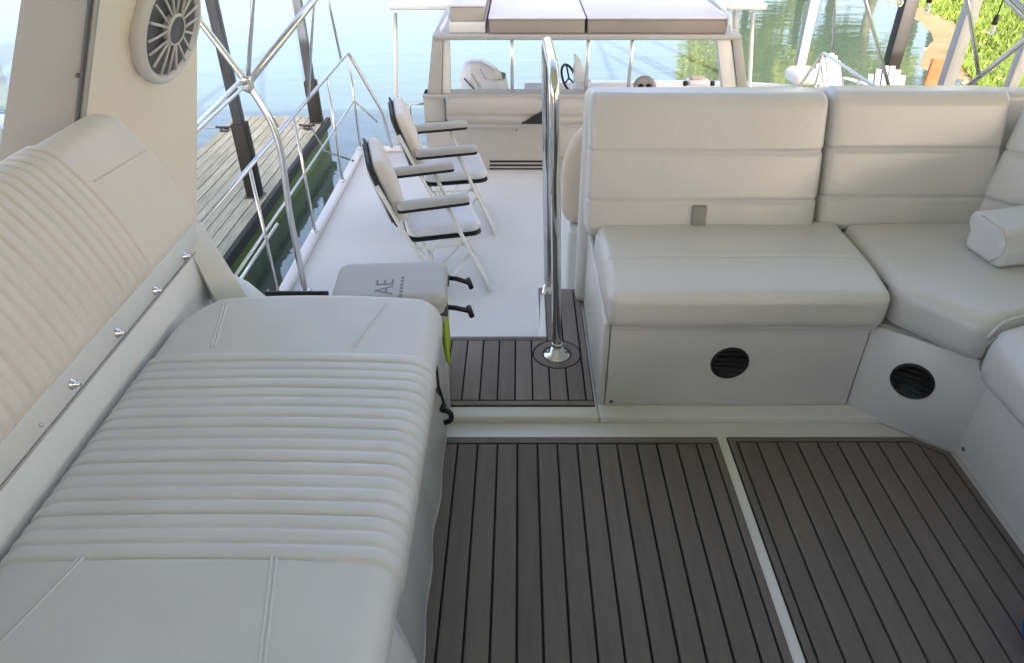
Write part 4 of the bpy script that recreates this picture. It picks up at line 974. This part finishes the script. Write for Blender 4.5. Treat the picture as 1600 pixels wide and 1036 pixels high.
# garden chairs on the far dock
def adirondack(loc, rz, label):
    t = thing('garden_chair', label, 'chair', loc, rz, 'white garden chairs on the far dock')
    for i in range(6):
        y = (i - 2.5) * .088; top = 1.02 - .035 * abs(i - 2.5) ** 1.6
        obj('back_slat', hull8([(-.20, y - .039, .30), (-.20, y + .039, .30), (-.222, y + .039, .30), (-.222, y - .039, .30), (-.48, y * 1.12 - .041, top), (-.48, y * 1.12 + .041, top), (-.502, y * 1.12 + .041, top), (-.502, y * 1.12 - .041, top)], .006, 2), 'adiron', t)
    for i in range(5):
        x = .30 - i * .115; obj('seat_slat', box(x - .05, x + .05, -.27, .27, .39 - .025 * i, .412 - .025 * i, .005, 2), 'adiron', t)
    for s in (-1, 1):
        obj('arm', cushion((.70, .13, .028), (.05, .05, .012), (4, 2, 1), 4, None, lambda q: q + Vector((-.02, .34 * s, .60))), 'adiron', t)
        obj('front_leg', box(.24, .32, .30 * s - .015, .30 * s + .015, 0, .585, .005), 'adiron', t)
        obj('rear_leg', hull8([(-.52, .29 * s - .015, 0), (-.44, .29 * s - .015, 0), (-.44, .29 * s + .015, 0), (-.52, .29 * s + .015, 0), (.22, .29 * s - .015, .33), (.30, .29 * s - .015, .40), (.30, .29 * s + .015, .40), (.22, .29 * s + .015, .33)], .004), 'adiron', t)
        obj('arm_post', box(-.36, -.31, .31 * s - .015, .31 * s + .015, .1, .585, .004), 'adiron', t)
    obj('back_rail', box(-.45, -.42, -.30, .30, .62, .68, .004), 'adiron', t); return t
a = P(1304, 84, Y=12.4)
adirondack((a.x + .25, 12.2, ZK), R(-62), 'white slatted garden chair with rounded back beside the grey square post')
a = P(1428, 119, Y=11.0)
adirondack((a.x - .1, 11.3, ZK), R(-100), 'white slatted garden chair beside the red brown board')
a = P(1466, 92, Y=11.4); bd = thing('upright_board', 'red brown wooden board standing upright beside the garden chair', 'board', (a.x, 11.4, ZK))
obj('board', hull8([(-.12, -.03, 0), (.12, -.03, 0), (.12, .03, 0), (-.12, .03, 0), (-.09, -.03, a.z - ZK), (.13, -.03, a.z - ZK), (.13, .03, a.z - ZK), (-.09, .03, a.z - ZK)], .01, 2), 'orange', bd)
obj('foot', box(-.25, .25, -.15, .15, .001, .05, .008), 'orange', bd)
# string lights
zwv = 1.0
sl = thing('string_lights', 'string of clear bulbs hanging over the far dock', 'string lights', (5.3, 7.6, .9))
wire = []
for px, py in ((1408, -2), (1450, 8), (1552, 42)):
    c = P(px, py, Y=7.4); top = .95
    world_child(obj('drop_wire', tube([(c.x + .01, 7.4, top), (c.x, 7.4, c.z + .10)], .006, 6), 'black'), sl); wire.append((c.x + .01, 7.4, top))
    world_child(obj('socket', lathe([(0, .115), (.012, .112), (.024, .09), (.026, .03), (.022, .02), (0, .02)], 14, Matrix.Translation(c)), 'black'), sl)
    world_child(obj('bulb', lathe([(.018, .022), (.028, -.01), (.033, -.035), (.027, -.06), (.012, -.074), (0, -.077)], 16, Matrix.Translation(c)), 'glass'), sl)
world_child(obj('wire', tube([(5.25, 9.2, 1.2), (wire[0][0] - .3, 7.9, 1.0)] + wire + [(wire[2][0] + 1.2, 7.6, 1.05), (6.3, 9.2, 1.2)], .007, 6), 'black'), sl)

# neighbouring boat beyond the arch leg
nb = thing('moored_cruiser', 'white cruiser with blue fenders moored beyond the arch leg', 'boat', (-13.5, 14, ZW))
secs = []; b = bmesh.new()
for i in range(15):
    t = i / 14; y = 8 + 11 * t; hw = 1.7 * (1 - max(0, (t - .5) / .5) ** 2.2) + .03; zz = ZW + 1.15 + .5 * t * t
    secs.append([b.verts.new(p) for p in ((-13.5 - hw, y, zz), (-13.5 - hw * .9, y, ZW - .1), (-13.5 + hw * .9, y, ZW - .1), (-13.5 + hw, y, zz), (-13.5 + hw * .8, y, zz + .05), (-13.5 - hw * .8, y, zz + .05))])
for A, B_ in zip(secs, secs[1:]):
    for k in range(6): b.faces.new((A[k], A[(k + 1) % 6], B_[(k + 1) % 6], B_[k]))
b.faces.new(secs[0][::-1]); b.faces.new(secs[-1]); bmesh.ops.recalc_face_normals(b, faces=b.faces[:]); smooth(b, R(30))
world_child(obj('hull', b, 'boat_white'), nb)
world_child(obj('cabin', prism([(-14.6, 9.5), (-12.4, 9.5), (-12.5, 14.5), (-13.2, 16), (-13.8, 16), (-14.5, 14.5)], ZW + 1.25, ZW + 2.6, .08, 3, [(-14.4, 9.8), (-12.6, 9.8), (-12.8, 13.6), (-13.3, 14.6), (-13.7, 14.6), (-14.2, 13.6)]), 'boat_white'), nb)
for y in (10.0, 11.6, 13.2): world_child(obj('cabin_window', hull8([(-12.47, y, ZW + 1.65), (-12.44, y, ZW + 1.65), (-12.44, y + 1.1, ZW + 1.65), (-12.47, y + 1.1, ZW + 1.65), (-12.58, y + .05, ZW + 2.3), (-12.55, y + .05, ZW + 2.3), (-12.55, y + 1.0, ZW + 2.3), (-12.58, y + 1.0, ZW + 2.3)], .01), 'black_gloss'), nb)
for y in (10.5, 13.5, 16.0): world_child(obj('fender', cushion((.28, .28, .7), (.13, .13, .14), (2, 2, 3), 4, None, lambda q: q + Vector((-11.72, y, ZW + .75))), 'fender'), nb)
for y in np.arange(9, 18, 1.5): world_child(obj('stanchion', tube([(-12.1, y, ZW + 1.2), (-12.1, y, ZW + 2.0)], .018, 6), 'steel'), nb)
world_child(obj('rail', tube([(-12.1, 9, ZW + 2.0), (-12.1, 16.5, ZW + 2.0)], .02, 6), 'steel'), nb)
